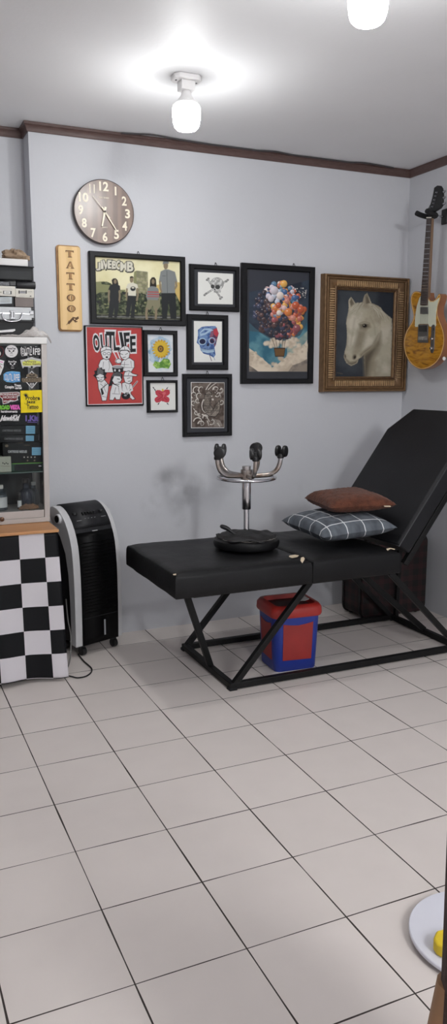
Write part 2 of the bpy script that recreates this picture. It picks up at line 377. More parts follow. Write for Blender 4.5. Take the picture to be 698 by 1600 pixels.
m_wall = wall_mat('painted_wall', WALLC); m_wallb = wall_mat('painted_wall_smudged', WALLC, True)
m_ceil = wall_mat('painted_ceiling', CEILC)
def floor_mat():
    m = bpy.data.materials.new('beige_floor_tiles'); m.use_nodes = True; nt = m.node_tree; b = nt.nodes['Principled BSDF']; N = nt.nodes.new; L = nt.links.new
    geo = N('ShaderNodeNewGeometry'); sx = N('ShaderNodeSeparateXYZ'); L(geo.outputs['Position'], sx.inputs[0])
    def mth(op, a, bb=None):
        n = N('ShaderNodeMath'); n.operation = op
        for i, q in enumerate((a, bb)):
            if q is None: continue
            if isinstance(q, (int, float)): n.inputs[i].default_value = q
            else: L(q, n.inputs[i])
        return n.outputs[0]
    S = .3004; tot = None; ids = []
    wn = N('ShaderNodeTexNoise'); wn.inputs['Scale'].default_value = 3.5; L(geo.outputs['Position'], wn.inputs['Vector'])
    wid0 = mth('MULTIPLY_ADD', wn.outputs['Fac'], .016); nt.nodes[-1].inputs[2].default_value = -.0022
    for ax, off in (('X', .5035), ('Y', 1.9525)):
        t = mth('DIVIDE', mth('SUBTRACT', sx.outputs[ax], off), S); ids.append(mth('FLOOR', t))
        wid = mth('ADD', wid0, .0016 if ax == 'X' else 0.0); d = mth('ABSOLUTE', mth('SUBTRACT', mth('FRACT', mth('ADD', t, .5)), .5)); g = mth('LESS_THAN', d, wid)
        tot = g if tot is None else mth('MAXIMUM', tot, g)
    cx = N('ShaderNodeCombineXYZ'); L(ids[0], cx.inputs[0]); L(ids[1], cx.inputs[1])
    w = N('ShaderNodeTexWhiteNoise'); L(cx.outputs[0], w.inputs['Vector'])
    nz = N('ShaderNodeTexNoise'); nz.inputs['Scale'].default_value = 7; nz.inputs['Detail'].default_value = 6; L(geo.outputs['Position'], nz.inputs['Vector'])
    f = mth('ADD', mth('MULTIPLY', w.outputs['Value'], .35), mth('MULTIPLY', nz.outputs['Fac'], .65))
    cr = N('ShaderNodeValToRGB'); e = cr.color_ramp.elements; e[0].position = .2; e[1].position = .8
    e[0].color = rgb(FLOORA); e[1].color = rgb(FLOORB); L(f, cr.inputs['Fac'])
    mix = N('ShaderNodeMix'); mix.data_type = 'RGBA'; L(tot, mix.inputs['Factor']); L(cr.outputs['Color'], mix.inputs[6]); mix.inputs[7].default_value = rgb((58, 50, 46))
    L(mix.outputs[2], b.inputs['Base Color']); b.inputs['Specular IOR Level'].default_value = .35
    rr = mth('MULTIPLY_ADD', tot, .4); nt.nodes[-1].inputs[2].default_value = .42; L(rr, b.inputs['Roughness'])
    bp = N('ShaderNodeBump'); bp.inputs['Strength'].default_value = .4; bp.inputs['Distance'].default_value = .002; bp.invert = True; L(tot, bp.inputs['Height']); L(bp.outputs['Normal'], b.inputs['Normal'])
    return m
m_floor = floor_mat()
T = .1
struct(MB(m_floor).bb((XL, YF, -T), (XR + T, YREC + T, 0)).build('floor', smooth=False))
struct(MB(m_ceil).bb((XL, YF, CEIL), (XR + T, YREC + T, CEIL + T)).build('ceiling', smooth=False))
struct(MB(m_wallb).bb((XC, YB, 0), (XR + T, YREC + T, CEIL)).build('wall_back', smooth=False))
struct(MB(m_wall).bb((XL, YREC, 0), (XC, YREC + T, CEIL)).build('wall_recess', smooth=False))
struct(MB(m_wall).bb((XR, YF, 0), (XR + T, YB, CEIL)).build('wall_right', smooth=False))
struct(MB(m_wall).bb((XL - T, YF, 0), (XL, YREC + T, CEIL)).build('wall_left', smooth=False))
struct(MB(m_wall).bb((XL, YF - T, 0), (XR + T, YF, CEIL)).build('wall_front', smooth=False))
m_corn = ramp_mat('brown_cornice_wood', [(.2, (74, 54, 51)), (.8, (98, 76, 71))], scale=4, vec=(6, 6, 40), rough=.4)
CP = [(0, 0), (0, -.044), (.005, -.044), (.008, -.039), (.010, -.030), (.015, -.021), (.020, -.014), (.023, -.012), (.023, 0)]
def cornice(name, path, closed_dir):
    """moulding profile swept along wall tops, mitred; path of (x,y), room on the given side"""
    mb = MB(m_corn); vs = []; n = len(CP)
    for i, p in enumerate(path):
        p = V(p); ds = []
        if i > 0: ds.append((p - V(path[i - 1])).normalized())
        if i < len(path) - 1: ds.append((V(path[i + 1]) - p).normalized())
        ns = [V((d.y, -d.x)) for d in ds]; nn = sum(ns, V((0, 0))); nn = nn / nn.dot(ns[0]) if len(ns) == 2 else nn
        for (o, z) in CP: vs.append((p.x + nn.x * o, p.y + nn.y * o, CEIL - .001 + z))
    fs = [(i * n + k, i * n + (k + 1) % n, (i + 1) * n + (k + 1) % n, (i + 1) * n + k) for i in range(len(path) - 1) for k in range(n)]
    fs += [tuple(range(n)), tuple((len(path) - 1) * n + k for k in range(n))]
    mb.add(vs, fs); return struct(mb.build(name, angle=25))
g = .0008
cornice('trim_1', [(XL + g, YREC - g), (XC - g, YREC - g), (XC - g, YB - g), (XR - g, YB - g), (XR - g, YF + .01)], 1)

# dark strand in place of the shaded gap where the ceiling sags
m_sagline = mat('sag_shade_grey', (66, 62, 64), .7)
def smooth_path(pts, n=6):
    pts = [V(p) for p in pts]; out = []
    for i in range(len(pts) - 1):
        p0, p1, p2, p3 = pts[max(0, i - 1)], pts[i], pts[i + 1], pts[min(len(pts) - 1, i + 2)]
        for k in range(n):
            t = k / n; out.append(.5 * ((2 * p1) + (p2 - p0) * t + (2 * p0 - 5 * p1 + 4 * p2 - p3) * t * t + (3 * p1 - p0 - 3 * p2 + p3) * t ** 3))
    return out + [pts[-1]]
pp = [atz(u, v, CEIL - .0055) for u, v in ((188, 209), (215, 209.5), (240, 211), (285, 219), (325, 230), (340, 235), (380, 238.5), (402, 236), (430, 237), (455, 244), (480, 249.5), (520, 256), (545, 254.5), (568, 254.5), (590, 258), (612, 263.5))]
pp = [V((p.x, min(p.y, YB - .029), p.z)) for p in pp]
tag(MB(m_sagline).tube(smooth_path(pp), .0042, n=8).build('ceiling_sag_shade'), 'thin dark wavy line of shade where the ceiling sags along the brown cornice', 'shadow gap')

# ------------------------------------------------------------------ ceiling lamps
m_white = mat('white_plastic', (228, 226, 226), .4, var=.02); m_screw = mat('screw_steel', (90, 90, 92), .4, 1)
m_bulb = mat('lit_bulb_diffuser', (255, 255, 255), .4, var=.01, emit=BULB); m_bulb2 = mat('dim_bulb_shoulder', (255, 255, 255), .4, var=.01, emit=BULB * .05); m_bulb3 = mat('side_bulb_diffuser', (255, 255, 255), .4, var=.01, emit=BULB * .33)
bx, by = 1.335, 3.375
lamp = thing('ceiling_lamp', 'lit white bulb lamp in full view on the ceiling above the clock', 'lamp', (bx, by, CEIL - .22))
oc = [(-.062, -.022), (-.045, -.042), (.045, -.042), (.062, -.022), (.062, .022), (.045, .042), (-.045, .042), (-.062, .022)]
mb = MB(m_white); mb.prism([(bx + x, by + y, CEIL - .001) for x, y in oc], (0, 0, -.02)); mb.build('base_plate', lamp, bevel=.004)
for s in (-1, 1): MB(m_screw).lathe([(.004, 0), (.004, -.002), (0, -.0025)], (bx + s * .046, by, CEIL - .021), n=10).build('screw', lamp)
MB(m_white).box((bx, by, CEIL - .021 - .019), (.062, .056, .038)).build('socket', lamp, bevel=.004)
zt = CEIL - .0595
MB(m_white).lathe([(.018, 0), (.021, -.008), (.023, -.018), (.03, -.028), (.042, -.042), (.048, -.052)], (bx, by, zt)).build('bulb_neck', lamp)
# translucent dome: brightest over the downward-facing diodes, weaker at the side and shoulder
def ringband(mb, prof, m, n=40):
    vs = [V((bx + r * math.cos(2 * PI * k / n), by + r * math.sin(2 * PI * k / n), zt + z)) for r, z in prof for k in range(n)]
    mb.add(vs, [(i * n + k, i * n + (k + 1) % n, (i + 1) * n + (k + 1) % n, (i + 1) * n + k) for i in range(len(prof) - 1) for k in range(n)], m)
mb = MB(m_bulb)
ringband(mb, [(.047, -.050), (.056, -.058), (.060, -.068), (.0605, -.085)], m_bulb2)
ringband(mb, [(.0605, -.085), (.0595, -.105), (.057, -.125)], m_bulb3); ringband(mb, [(.057, -.125), (.051, -.143), (.041, -.153), (.022, -.159), (.001, -.161)], m_bulb)
mb.build('bulb_diffuser', lamp, angle=180)
l2 = copy_tree(lamp); l2.location = (1.449, 2.189, CEIL - .22); l2['label'] = 'lit white bulb cut off by the top edge of the picture'
# lamps of the same kind behind the viewer: plain point lights
for (x, y, e) in LAMPS_BEHIND:
    ld = bpy.data.lights.new('room_lamp', 'POINT'); ld.energy = e; ld.shadow_soft_size = .16; ld.color = LAMPC
    lo = bpy.data.objects.new('room_lamp', ld); COL.objects.link(lo); lo.location = (x, y, CEIL - .17)
SC.world = bpy.data.worlds.new('world'); SC.world.use_nodes = True
SC.world.node_tree.nodes['Background'].inputs[0].default_value = (.05, .05, .055, 1); SC.world.node_tree.nodes['Background'].inputs[1].default_value = .3

# ------------------------------------------------------------------ wall clock
YK = YB - .034
m_dial = ramp_mat('walnut_dial', [(.2, (112, 95, 87)), (.8, (128, 109, 99))], 'X', scale=1.1, dist=5, detail=4, vec=(5, 1, .5), rough=.30, k=1.19)
m_cream = mat('cream_numeral', (236, 226, 204), .4, var=.03); m_rim = mat('dark_clock_rim', (52, 42, 40), .35)
cc = at(163, 331, YK); rc = .161
clock = thing('wall_clock', 'round dark-wood clock with cream numerals above the carved board', 'clock', (cc.x, YB, cc.z - rc))
MY = Matrix.Rotation(PI / 2, 3, 'X')      # lathe axis z -> -y
ba = V((cc.x, YB - .001, cc.z))
MB(m_rim).lathe([(0, 0), (rc, 0), (rc + .001, .005), (rc + .001, .029), (rc - .003, .032), (rc - .004, .030), (0, .030)], ba, n=64, M=MY).build('case', clock, angle=30)
YD = YB - .0335
a = Art(lambda u, v: (cc.x + u, YD, cc.z + v)); a.ell(0, 0, rc - .003, rc - .003, m_dial, 64)
for h in range(1, 13):
    an = PI / 2 - h * PI / 6; rr = rc * .78; x, y = rr * math.cos(an), rr * math.sin(an); w = .0115 if h < 10 else (.023 if h != 11 else .0135); hh = .0215
    if h == 1: w = .0045
    a.text(str(h), (x - w, y + hh, x + w, y - hh), m_cream, bold=0 if h == 1 else .01 if h == 11 else .03)
a.text('QUARTZ', (-.014, -.075, .014, -.081), m_cream, .02); a.text('SUN WARD', (-.026, .074, .026, .066), m_cream, .02)
a.build('dial', clock)
def hand(name, ang, L, tail, w, z, m):
    d = V((math.sin(ang), 0, math.cos(ang))); p = V((cc.x, YD - z, cc.z)); q = V((d.z, 0, -d.x)); t = .0012
    pts = [p - d * tail + q * w * .6, p - d * tail - q * w * .6, p + d * L - q * w * .35, p + d * L + q * w * .35]
    MB(m).prism(pts, (0, -t, 0)).build(name, clock, smooth=False)
m_handd = mat('dark_hand', (60, 52, 46), .4)
hand('hour_hand', R(192), .075, .024, .010, .007, m_cream); hand('minute_hand', R(146), .105, .026, .007, .0095, m_cream)
hand('second_hand', R(319), .095, .04, .0025, .012, m_cream)
MB(m_rim).lathe([(.005, 0), (.005, .009), (.003, .010), (0, .010)], (cc.x, YD - .0055, cc.z), n=16, M=MY).build('hand_hub', clock)

# ------------------------------------------------------------------ carved wooden board
m_ply = ramp_mat('pale_plywood', [(.25, (222, 184, 124)), (.75, (232, 196, 138))], 'X', scale=1.2, dist=5, detail=4, vec=(4, 4, .6), rough=.5)
m_plyd = ramp_mat('burnt_wood_edge', [(.3, (128, 88, 52)), (.7, (180, 136, 84))], scale=14, rough=.6); m_burn = mat('burnt_engraving', (96, 68, 44), .7); m_litcut = mat('lit_carving_tan', (168, 128, 84), .7)
c4 = [at(86, 381.5, YB - .02), at(126, 382, YB - .02), at(127.5, 517.5, YB - .02), at(89.5, 518, YB - .02)]
x0, x1, z1, z0 = .956, 1.083, c4[0].z, (c4[2].z + c4[3].z) / 2
board = thing('carved_wooden_sign', 'pale wooden board with carved vertical lettering below the clock', 'sign', ((x0 + x1) / 2, YB, z0))
def rrect(x0, z0, x1, z1, r, y, n=5):
    out = []
    for cx, cz, a0 in ((x1 - r, z1 - r, 0), (x0 + r, z1 - r, 90), (x0 + r, z0 + r, 180), (x1 - r, z0 + r, 270)):
        for k in range(n + 1): t = R(a0 + 90 * k / n); out.append((cx + r * math.cos(t), y, cz + r * math.sin(t)))
    return out
MB(m_plyd).prism(rrect(x0, z0, x1, z1, .016, YB - .001), (0, -.009, 0)).build('backing_board', board, bevel=.0015)
MB(m_ply).prism(rrect(x0 + .009, z0 + .008, x1 - .003, z1 - .006, .011, YB - .0104), (0, -.007, 0)).build('face_board', board, bevel=.0012)
W, H = x1 - x0, z1 - z0
a = Art(lambda u, v: (x0 + u * W, YB - .0176, z1 - v * H))
def slabT(cx, cy, w, h, m):
    a.poly([(cx - w, cy - h), (cx + w, cy - h), (cx + w, cy - h * .35), (cx + w * .8, cy - h * .72), (cx + w * .32, cy - h * .72), (cx + w * .32, cy + h * .75), (cx + w * .6, cy + h), (cx - w * .6, cy + h), (cx - w * .32, cy + h * .75), (cx - w * .32, cy - h * .72), (cx - w * .8, cy - h * .72), (cx - w, cy - h * .35)], m)
def slabA(cx, cy, w, h, m):
    a.poly([(cx - w * .12, cy - h), (cx + w * .3, cy - h), (cx + w * .85, cy + h * .8), (cx + w * 1.1, cy + h), (cx + w * .1, cy + h), (cx + w * .3, cy + h * .75), (cx + w * .2, cy + h * .4), (cx - w * .42, cy + h * .4), (cx - w * .55, cy + h * .8), (cx - w * .3, cy + h), (cx - w * 1.1, cy + h), (cx - w * .85, cy + h * .8)], m)
    a.poly([(cx - w * .02, cy - h * .5), (cx + w * .14, cy + h * .22), (cx - w * .34, cy + h * .22)], m_ply)
cxl = .54
for i, ch in enumerate('TATTOO'):
    cy = .1 + i * .1265
    for sc, dx, m in ((1, 0, m_burn), (.80, .012, m_litcut)):  # carved relief painted in: dark edge under an offset, lit tan inside
        w, h = .17 * sc, .040 * sc
        if ch == 'T': slabT(cxl + dx, cy, w, h, m)
        if ch == 'A': slabA(cxl + dx, cy, w, h, m)
        if ch == 'O': a.ell(cxl + dx, cy, w * 1.05, h, m, 24)
    if ch == 'O': a.ell(cxl, cy, .055, .033, m_ply, 16); a.ell(cxl + .012, cy, .02, .03, m_burn, 12)
# small tattoo machine motif
a.line([(.31, .925), (.40, .893)], .008, m_burn); a.poly([(.36, .905), (.41, .872), (.47, .882), (.43, .917)], m_burn)
a.line([(.44, .893), (.56, .856)], .035, m_burn); a.poly([(.52, .862), (.58, .828), (.72, .835), (.82, .82), (.84, .845), (.76, .862), (.78, .885), (.68, .893), (.62, .872)], m_burn)
a.ell(.66, .855, .03, .008, m_ply, 10); a.ell(.74, .87, .03, .007, m_ply, 10)
a.build('engraved_lettering', board)
# ------------------------------------------------------------------ framed pictures
PN = 220
m_black = mat('black_frame', (13, 13, 16), .42, var=.12, scale=30, spec=.26); m_mat = mat('charcoal_mount', (46, 48, 54), .7); m_hook = mat('dark_hook', (50, 50, 54), .4, .8)
def corners(px, y): return [at(u, v, y) for u, v in px]
def quad_rect(px, y):
    c = corners(px, y); return ((c[0].x + c[3].x) / 2, (c[1].x + c[2].x) / 2, (c[2].z + c[3].z) / 2, (c[0].z + c[1].z) / 2)   # x0 x1 z0 z1
def ring(mb, o, i, y0, y1, m):
    """rectangular frame with mitred sloping front between outer rect o at y0 and inner rect i at y1"""
    O = [(o[0], o[2]), (o[1], o[2]), (o[1], o[3]), (o[0], o[3])]; I = [(i[0], i[2]), (i[1], i[2]), (i[1], i[3]), (i[0], i[3])]
    vs = [(x, y0, z) for x, z in O] + [(x, y1, z) for x, z in I]
    mb.add(vs, [(k, (k + 1) % 4, 4 + (k + 1) % 4, 4 + k) for k in range(4)], m)
def frame(mb, rects, m, yback):
    """rects: list of (rect, y) from the outside back edge round to the inside edge"""
    for (a, ya), (b, yb) in zip(rects, rects[1:]): ring(mb, a, b, ya, yb, m)
def inset(r, d): return (r[0] + d, r[1] - d, r[2] + d, r[3] - d)
def picture(label, out_px, in_px, print_px, depth=.022, group='black framed pictures', wide=None, mount=True, hook=None, mframe=None):
    """black frame, charcoal mount, hook; gives back the thing and the plane of its print"""
    yf = YB - depth; o = quad_rect(out_px, yf); yp = YB - .010
    i = quad_rect(in_px, yf) if in_px else None
    p = quad_rect(print_px, yp)
    t = thing('picture_frame', label, 'picture', ((o[0] + o[1]) / 2, YB, o[2]), group)
    mf = mframe or m_black
    mb = MB(mf); e = .004
    frame(mb, [(o, YB - .001), (o, yf + .004), (inset(o, e), yf), (tuple(i[k] + (-e if k in (0, 2) else e) for k in range(4)), yf + .001), (i, yf + .006), (i, YB - .001), (o, YB - .001)], mf, YB)
    mb.build('frame', t, angle=20)
    MB(m_mat).bb((i[0] - .0005, YB - .004, i[2] - .0005), (i[1] + .0005, yp + .0006, i[3] + .0005)).build('mount', t, smooth=False)
    if hook is not None:
        h = at(hook[0], hook[1], YB - .008); mb = MB(m_hook)
        mb.tube([(h.x - .008, h.y, o[3] - .002), (h.x - .004, h.y, o[3] + .010), (h.x, h.y, o[3] + .014), (h.x + .004, h.y, o[3] + .010), (h.x + .008, h.y, o[3] - .002)], .0014, n=6)
        mb.lathe([(.003, 0), (.003, .006), (0, .0065)], (h.x, YB - .001, o[3] + .014), n=8, M=MY); mb.build('hanging_hook', t)
    return t, yp + .0003, print_px
K1 = ink('black', (24, 24, 28)); KW = ink('white', (214, 214, 216)); KR = ink('red', (172, 62, 62)); KG = ink('grey', (150, 150, 154)); KP = ink('paper', (224, 224, 220))
def sheet(a, px, m): a.poly([(u, v) for u, v in px], m)

# --- band photograph -------------------------------------------------------
C = lambda px: px
t, yp, p = picture('wide black framed photo of four people standing by a tower', [(139.5, 392), (290.5, 401), (290, 508), (142, 507)], [(149, 401.5), (282.5, 408), (283, 500), (151, 498.6)], [(149, 401.5), (282.5, 408), (283, 500), (151, 498.6)], depth=.028, hook=(216, 394))
a = Paint((130, 380, 4.106), yp, p, PN)
sky = ramp_mat('sepia_sky_print', [(.3, (212, 204, 160)), (.7, (226, 220, 184))], scale=4, rough=.4, coat=.3, k=1.5)
hill = ink('olive_hill', (128, 130, 92)); tower = ramp_mat('tower_print', [(.35, (122, 120, 96)), (.65, (156, 152, 122))], scale=30, k=1.5, vec=(3, 1, 1))
bush = ramp_mat('bush_print', [(.35, (38, 46, 34)), (.55, (66, 76, 52)), (.75, (104, 108, 84))], scale=38, k=1.4, detail=8); grd = ramp_mat('ground_print', [(.3, (50, 52, 44)), (.7, (86, 86, 74))], scale=40, k=1.4)
skin = ink('sepia_skin', (132, 118, 96)); dk = ink('dark_clothes', (36, 38, 40)); gs = ink('grey_shirt', (122, 126, 126)); ws = ink('pale_shirt', (206, 202, 186)); hair = ink('dark_hair', (40, 34, 30)); shorts = ink('khaki', (126, 122, 98))
a.poly([(76, 86), (632, 112), (634, 498), (80, 492)], sky)
a.poly([(80, 248), (130, 244), (185, 262), (200, 300), (270, 298), (270, 420), (80, 420)], hill)
a.poly([(115, 250), (150, 246), (178, 258), (178, 268), (118, 264)], bush)
a.poly([(326, 184), (345, 176), (414, 184), (417, 330), (318, 330)], tower); a.poly([(326, 184), (340, 176), (345, 330), (318, 330)], hill)
for k in range(7): a.line([(352, 196 + k * 20), (408, 200 + k * 20)], 3, hill)
yb = ink('yellow_building', (196, 170, 104)); a.poly([(588, 250), (632, 252), (634, 400), (585, 400)], yb); a.poly([(470, 268), (505, 262), (505, 330), (470, 330)], yb)
pts = [(80, 330)] + [(80 + k * 28, 322 + random.uniform(-16, 16)) for k in range(1, 19)] + [(620, 380), (634, 390), (634, 470), (80, 470)]; a.poly(pts, bush)
for k in range(110):
    x = random.uniform(90, 500); y = random.uniform(315, 450); a.ell(x, y, random.uniform(4, 12), random.uniform(3, 9), random.choice([bush, hill, bush, dk]), 8, random.random() * 3, .3)
a.poly([(80, 455), (634, 462), (634, 498), (80, 492)], grd); a.line([(85, 470), (630, 478)], 3, KG); a.line([(85, 452), (630, 460)], 2, hill)
# person 1: long hair, dark t-shirt and trousers
a.poly([(186, 262), (182, 236), (192, 226), (208, 225), (220, 236), (226, 262), (222, 270), (190, 270)], hair); a.ell(205, 246, 9, 14, skin)
a.poly([(172, 268), (195, 262), (218, 262), (236, 274), (238, 306), (226, 308), (228, 372), (168, 372), (172, 308), (158, 304)], dk)
a.line([(165, 304), (163, 340), (166, 378)], 11, skin); a.line([(233, 306), (234, 340), (230, 376)], 11, skin); a.poly([(168, 368), (230, 368), (226, 420), (216, 478), (198, 478), (200, 410), (186, 478), (160, 478)], dk)
# person 2: pale t-shirt with dark print
a.ell(310, 234, 12, 20, skin); a.poly([(298, 226), (300, 214), (312, 211), (322, 216), (323, 228), (316, 220)], hair)
a.poly([(284, 262), (302, 254), (320, 254), (346, 264), (352, 292), (338, 294), (338, 340), (288, 338), (288, 300), (274, 292)], ws); a.ell(319, 292, 17, 15, dk); a.ell(319, 286, 8, 5, ws, 10)
a.line([(280, 294), (277, 330), (283, 362)], 11, skin); a.line([(346, 292), (350, 330), (344, 366)], 11, skin); a.poly([(284, 336), (338, 338), (334, 400), (328, 476), (304, 476), (310, 390), (294, 474), (272, 472)], dk)
# person 3: long hair, grey jumper with red stripes, khaki shorts
a.poly([(426, 280), (428, 236), (440, 219), (456, 218), (466, 232), (470, 280), (458, 286), (434, 284)], hair); a.ell(448, 246, 10, 16, skin)
a.poly([(414, 288), (436, 276), (460, 278), (482, 292), (488, 340), (476, 372), (412, 368), (402, 340)], gs); a.line([(416, 312), (482, 314)], 6, KR); a.line([(414, 328), (484, 330)], 6, KR); a.line([(412, 342), (486, 344)], 4, KR)
a.poly([(414, 362), (478, 366), (492, 356), (494, 400), (476, 430), (452, 428), (446, 400), (428, 428), (398, 422)], shorts); a.line([(408, 420), (404, 452), (408, 486)], 15, skin); a.line([(466, 424), (468, 452), (464, 482)], 15, skin)
# person 4: tall, cap, grey short-sleeved shirt
a.ell(529, 142, 15, 26, skin); a.poly([(508, 136), (514, 114), (532, 108), (546, 116), (549, 132), (530, 130)], gs)
a.poly([(496, 182), (522, 168), (546, 168), (588, 184), (604, 250), (588, 254), (590, 322), (500, 324), (500, 250), (485, 246)], gs); a.line([(536, 176), (540, 318)], 2, dk); a.line([(508, 210), (528, 210)], 2, dk)
a.line([(594, 250), (598, 275), (588, 292)], 12, skin); a.line([(491, 246), (494, 290), (502, 312)], 11, skin)
a.poly([(500, 320), (590, 320), (596, 400), (598, 486), (560, 486), (548, 370), (536, 486), (506, 486)], dk)
for i, (ch, x0, y0, x1, y1) in enumerate([('J', 88, 126, 112, 172), ('I', 115, 112, 127, 164), ('V', 128, 112, 160, 164), ('E', 160, 112, 184, 160), ('B', 186, 116, 214, 162), ('O', 212, 114, 244, 166), ('M', 240, 124, 282, 174), ('B', 284, 122, 318, 178)]):
    q_ = .4 if ch == 'I' else 1; a.text(ch, (x0 + 3, y0 + 4, x1 + 3, y1 + 4), K1, bold=.09 * q_); a.text(ch, (x0, y0, x1, y1), K1, bold=.09 * q_); a.text(ch, (x0, y0, x1, y1), ws, bold=.035 * q_)
a.build('print', t)

# --- red poster ------------------------------------------------------------
t, yp, p = picture('red poster with white-outlined lettering over five cartoon musicians', [(131.5, 508.5), (223, 510.5), (223.8, 633), (135.5, 636)], [(134, 510), (222.4, 511), (223, 631), (136.5, 633.5)], [(134, 510), (222.4, 511), (223, 631), (136.5, 633.5)], depth=.017, group='posters and frames around the red poster', mount=True)
a = Paint((130, 505, 7.27), yp, p, PN)
red = ramp_mat('red_poster_print', [(.3, (170, 58, 58)), (.7, (182, 68, 66))], scale=5, rough=.4, coat=.3, k=1.5)
a.poly([(28, 30), (672, 42), (680, 918), (46, 936)], KW); a.poly([(38, 44), (664, 54), (668, 906), (58, 922)], red)
L = [('O', (108, 140, 172, 138), (190, 300, 128, 314)), ('U', (196, 138, 262, 128), (272, 296, 212, 312)), ('T', (262, 104, 352, 106), (340, 300, 282, 300)), ('L', (344, 140, 372, 136), (414, 300, 352, 304)), ('I', (410, 104, 438, 104), (470, 290, 442, 296)), ('F', (462, 116, 522, 112), (512, 286, 478, 292)), ('E', (534, 154, 590, 150), (592, 318, 540, 320))]
def q4(q0, q1): return ((q0[0], q0[1]), (q0[2], q0[3]), (q1[0], q1[1]), (q1[2], q1[3]))
for ch, q0, q1 in L: a.text(ch, None, KW, bold=.05 if ch == 'I' else .11, quad=q4(q0, q1))
for ch, q0, q1 in L: a.text(ch, None, K1, bold=.005 if ch == 'I' else .03, quad=q4(q0, q1))
def outl(pts, w=7): a.line(pts + [pts[0]], w, K1)
def shape(pts): a.poly(pts, KW); outl(pts, 7)
# back row: capped singer with glasses, drummer in a round hat, snare drum
shape([(196, 420), (240, 400), (290, 410), (330, 480), (350, 560), (200, 560), (172, 480)])
shape([(200, 340), (205, 290), (250, 262), (310, 280), (322, 330), (300, 400), (262, 416), (220, 396)]); a.poly([(194, 330), (198, 290), (240, 262), (300, 268), (330, 305), (260, 300)], KW); outl([(194, 330), (198, 290), (240, 262), (300, 268), (330, 305), (260, 300)], 7)
for x in (242, 290): a.ell(x, 346, 20, 17, K1, 16); a.ell(x, 346, 15, 12, KW, 16)
a.ell(268, 386, 14, 11, K1, 12)
shape([(440, 430), (480, 400), (530, 395), (578, 430), (580, 500), (540, 560), (440, 540), (420, 480)])
shape([(415, 330), (430, 310), (500, 308), (530, 340), (520, 390), (480, 418), (440, 404), (418, 370)]); a.poly([(392, 324), (430, 280), (470, 254), (510, 268), (548, 330), (500, 306), (430, 306)], KW); outl([(392, 324), (430, 280), (470, 254), (510, 268), (548, 330), (500, 306), (430, 306)], 7)
a.line([(420, 346), (450, 356)], 6, K1); a.line([(505, 342), (478, 356)], 6, K1); a.line([(448, 392), (480, 384)], 7, K1)
a.line([(336, 312), (400, 440)], 12, KW); a.line([(384, 318), (430, 430)], 12, KW); a.ell(400, 430, 38, 30, KW); outl([(370, 420), (400, 402), (432, 414), (436, 445), (400, 458), (372, 446)], 7)
a.ell(392, 498, 66, 22, KW, 24); a.poly([(326, 500), (458, 500), (450, 560), (340, 560)], K1); a.ell(392, 498, 60, 16, KG, 24); a.ell(360, 535, 9, 14, KW, 10); a.ell(410, 538, 9, 14, KW, 10)
# front row: spiky hair, dark tousled hair, capped bass player
shape([(165, 660), (240, 640), (290, 700), (285, 760), (262, 880), (214, 882), (196, 800), (172, 740)])
sp = []
for k in range(15):
    an = R(200 - k * 17); r = 80 if k % 2 else 62; sp.append((192 + r * math.cos(an), 590 - r * 1.18 * math.sin(an)))
a.poly(sp + [(225, 640), (160, 650)], K1); shape([(142, 600), (190, 572), (236, 590), (240, 640), (204, 668), (160, 650)]); a.line([(150, 612), (180, 624)], 7, K1); a.line([(200, 622), (232, 610)], 7, K1); a.line([(180, 648), (210, 644)], 7, K1)
for k in range(8): a.line([(170 + k * 8, 500 + k * 6), (160 + k * 9, 580)], 3, KG)
a.poly([(196, 745), (214, 738), (236, 800), (210, 822)], K1); a.line([(200, 750), (272, 690)], 8, K1)
shape([(330, 690), (420, 680), (442, 760), (416, 868), (372, 868), (360, 842), (340, 876), (298, 872), (304, 780)])
a.poly([(286, 720), (316, 610), (340, 566), (400, 548), (450, 580), (440, 660), (420, 610), (350, 650), (320, 710)], K1); shape([(326, 650), (352, 596), (420, 602), (438, 640), (410, 692), (352, 692)]); a.line([(386, 632), (412, 636)], 8, K1); a.line([(396, 672), (420, 668)], 7, K1); a.line([(345, 692), (402, 714)], 8, K1)
for k in range(7): a.line([(346 + k * 13, 556 + abs(k - 3) * 5), (330 + k * 16, 606)], 3, KG)
shape([(440, 680), (500, 664), (550, 700), (540, 800), (590, 860), (560, 872), (500, 820), (440, 760)])
shape([(456, 610), (480, 560), (540, 560), (560, 600), (556, 660), (520, 690), (474, 672)]); a.poly([(458, 600), (470, 556), (520, 540), (562, 572), (620, 588), (600, 604), (540, 600)], KW); outl([(458, 600), (470, 556), (520, 540), (562, 572), (620, 588), (600, 604), (540, 600)], 7); a.line([(500, 628), (530, 620)], 6, K1); a.line([(510, 662), (536, 656)], 7, K1)
a.ell(484, 826, 50, 40, K1, 20); a.ell(478, 820, 16, 10, KG, 12); a.line([(500, 800), (612, 662)], 16, KW); a.line([(500, 800), (612, 662)], 8, K1); a.line([(420, 690), (432, 770), (470, 790)], 20, KW); a.line([(540, 700), (556, 760), (520, 780)], 18, KW)
for pts in ([(230, 440), (222, 520)], [(290, 430), (300, 500), (286, 540)], [(470, 440), (462, 520)], [(540, 430), (548, 500)], [(430, 470), (520, 470)], [(440, 500), (570, 506)], [(196, 690), (230, 720)], [(250, 680), (236, 740), (262, 790)], [(216, 830), (262, 840)], [(370, 730), (352, 800)], [(400, 720), (410, 800)], [(330, 800), (420, 806)], [(480, 700), (500, 760)], [(530, 700), (520, 750)], [(262, 300), (256, 268)], [(470, 300), (468, 262)], [(510, 590), (524, 548)]): a.line(pts, 5, K1, 3)
a.build('print', t)

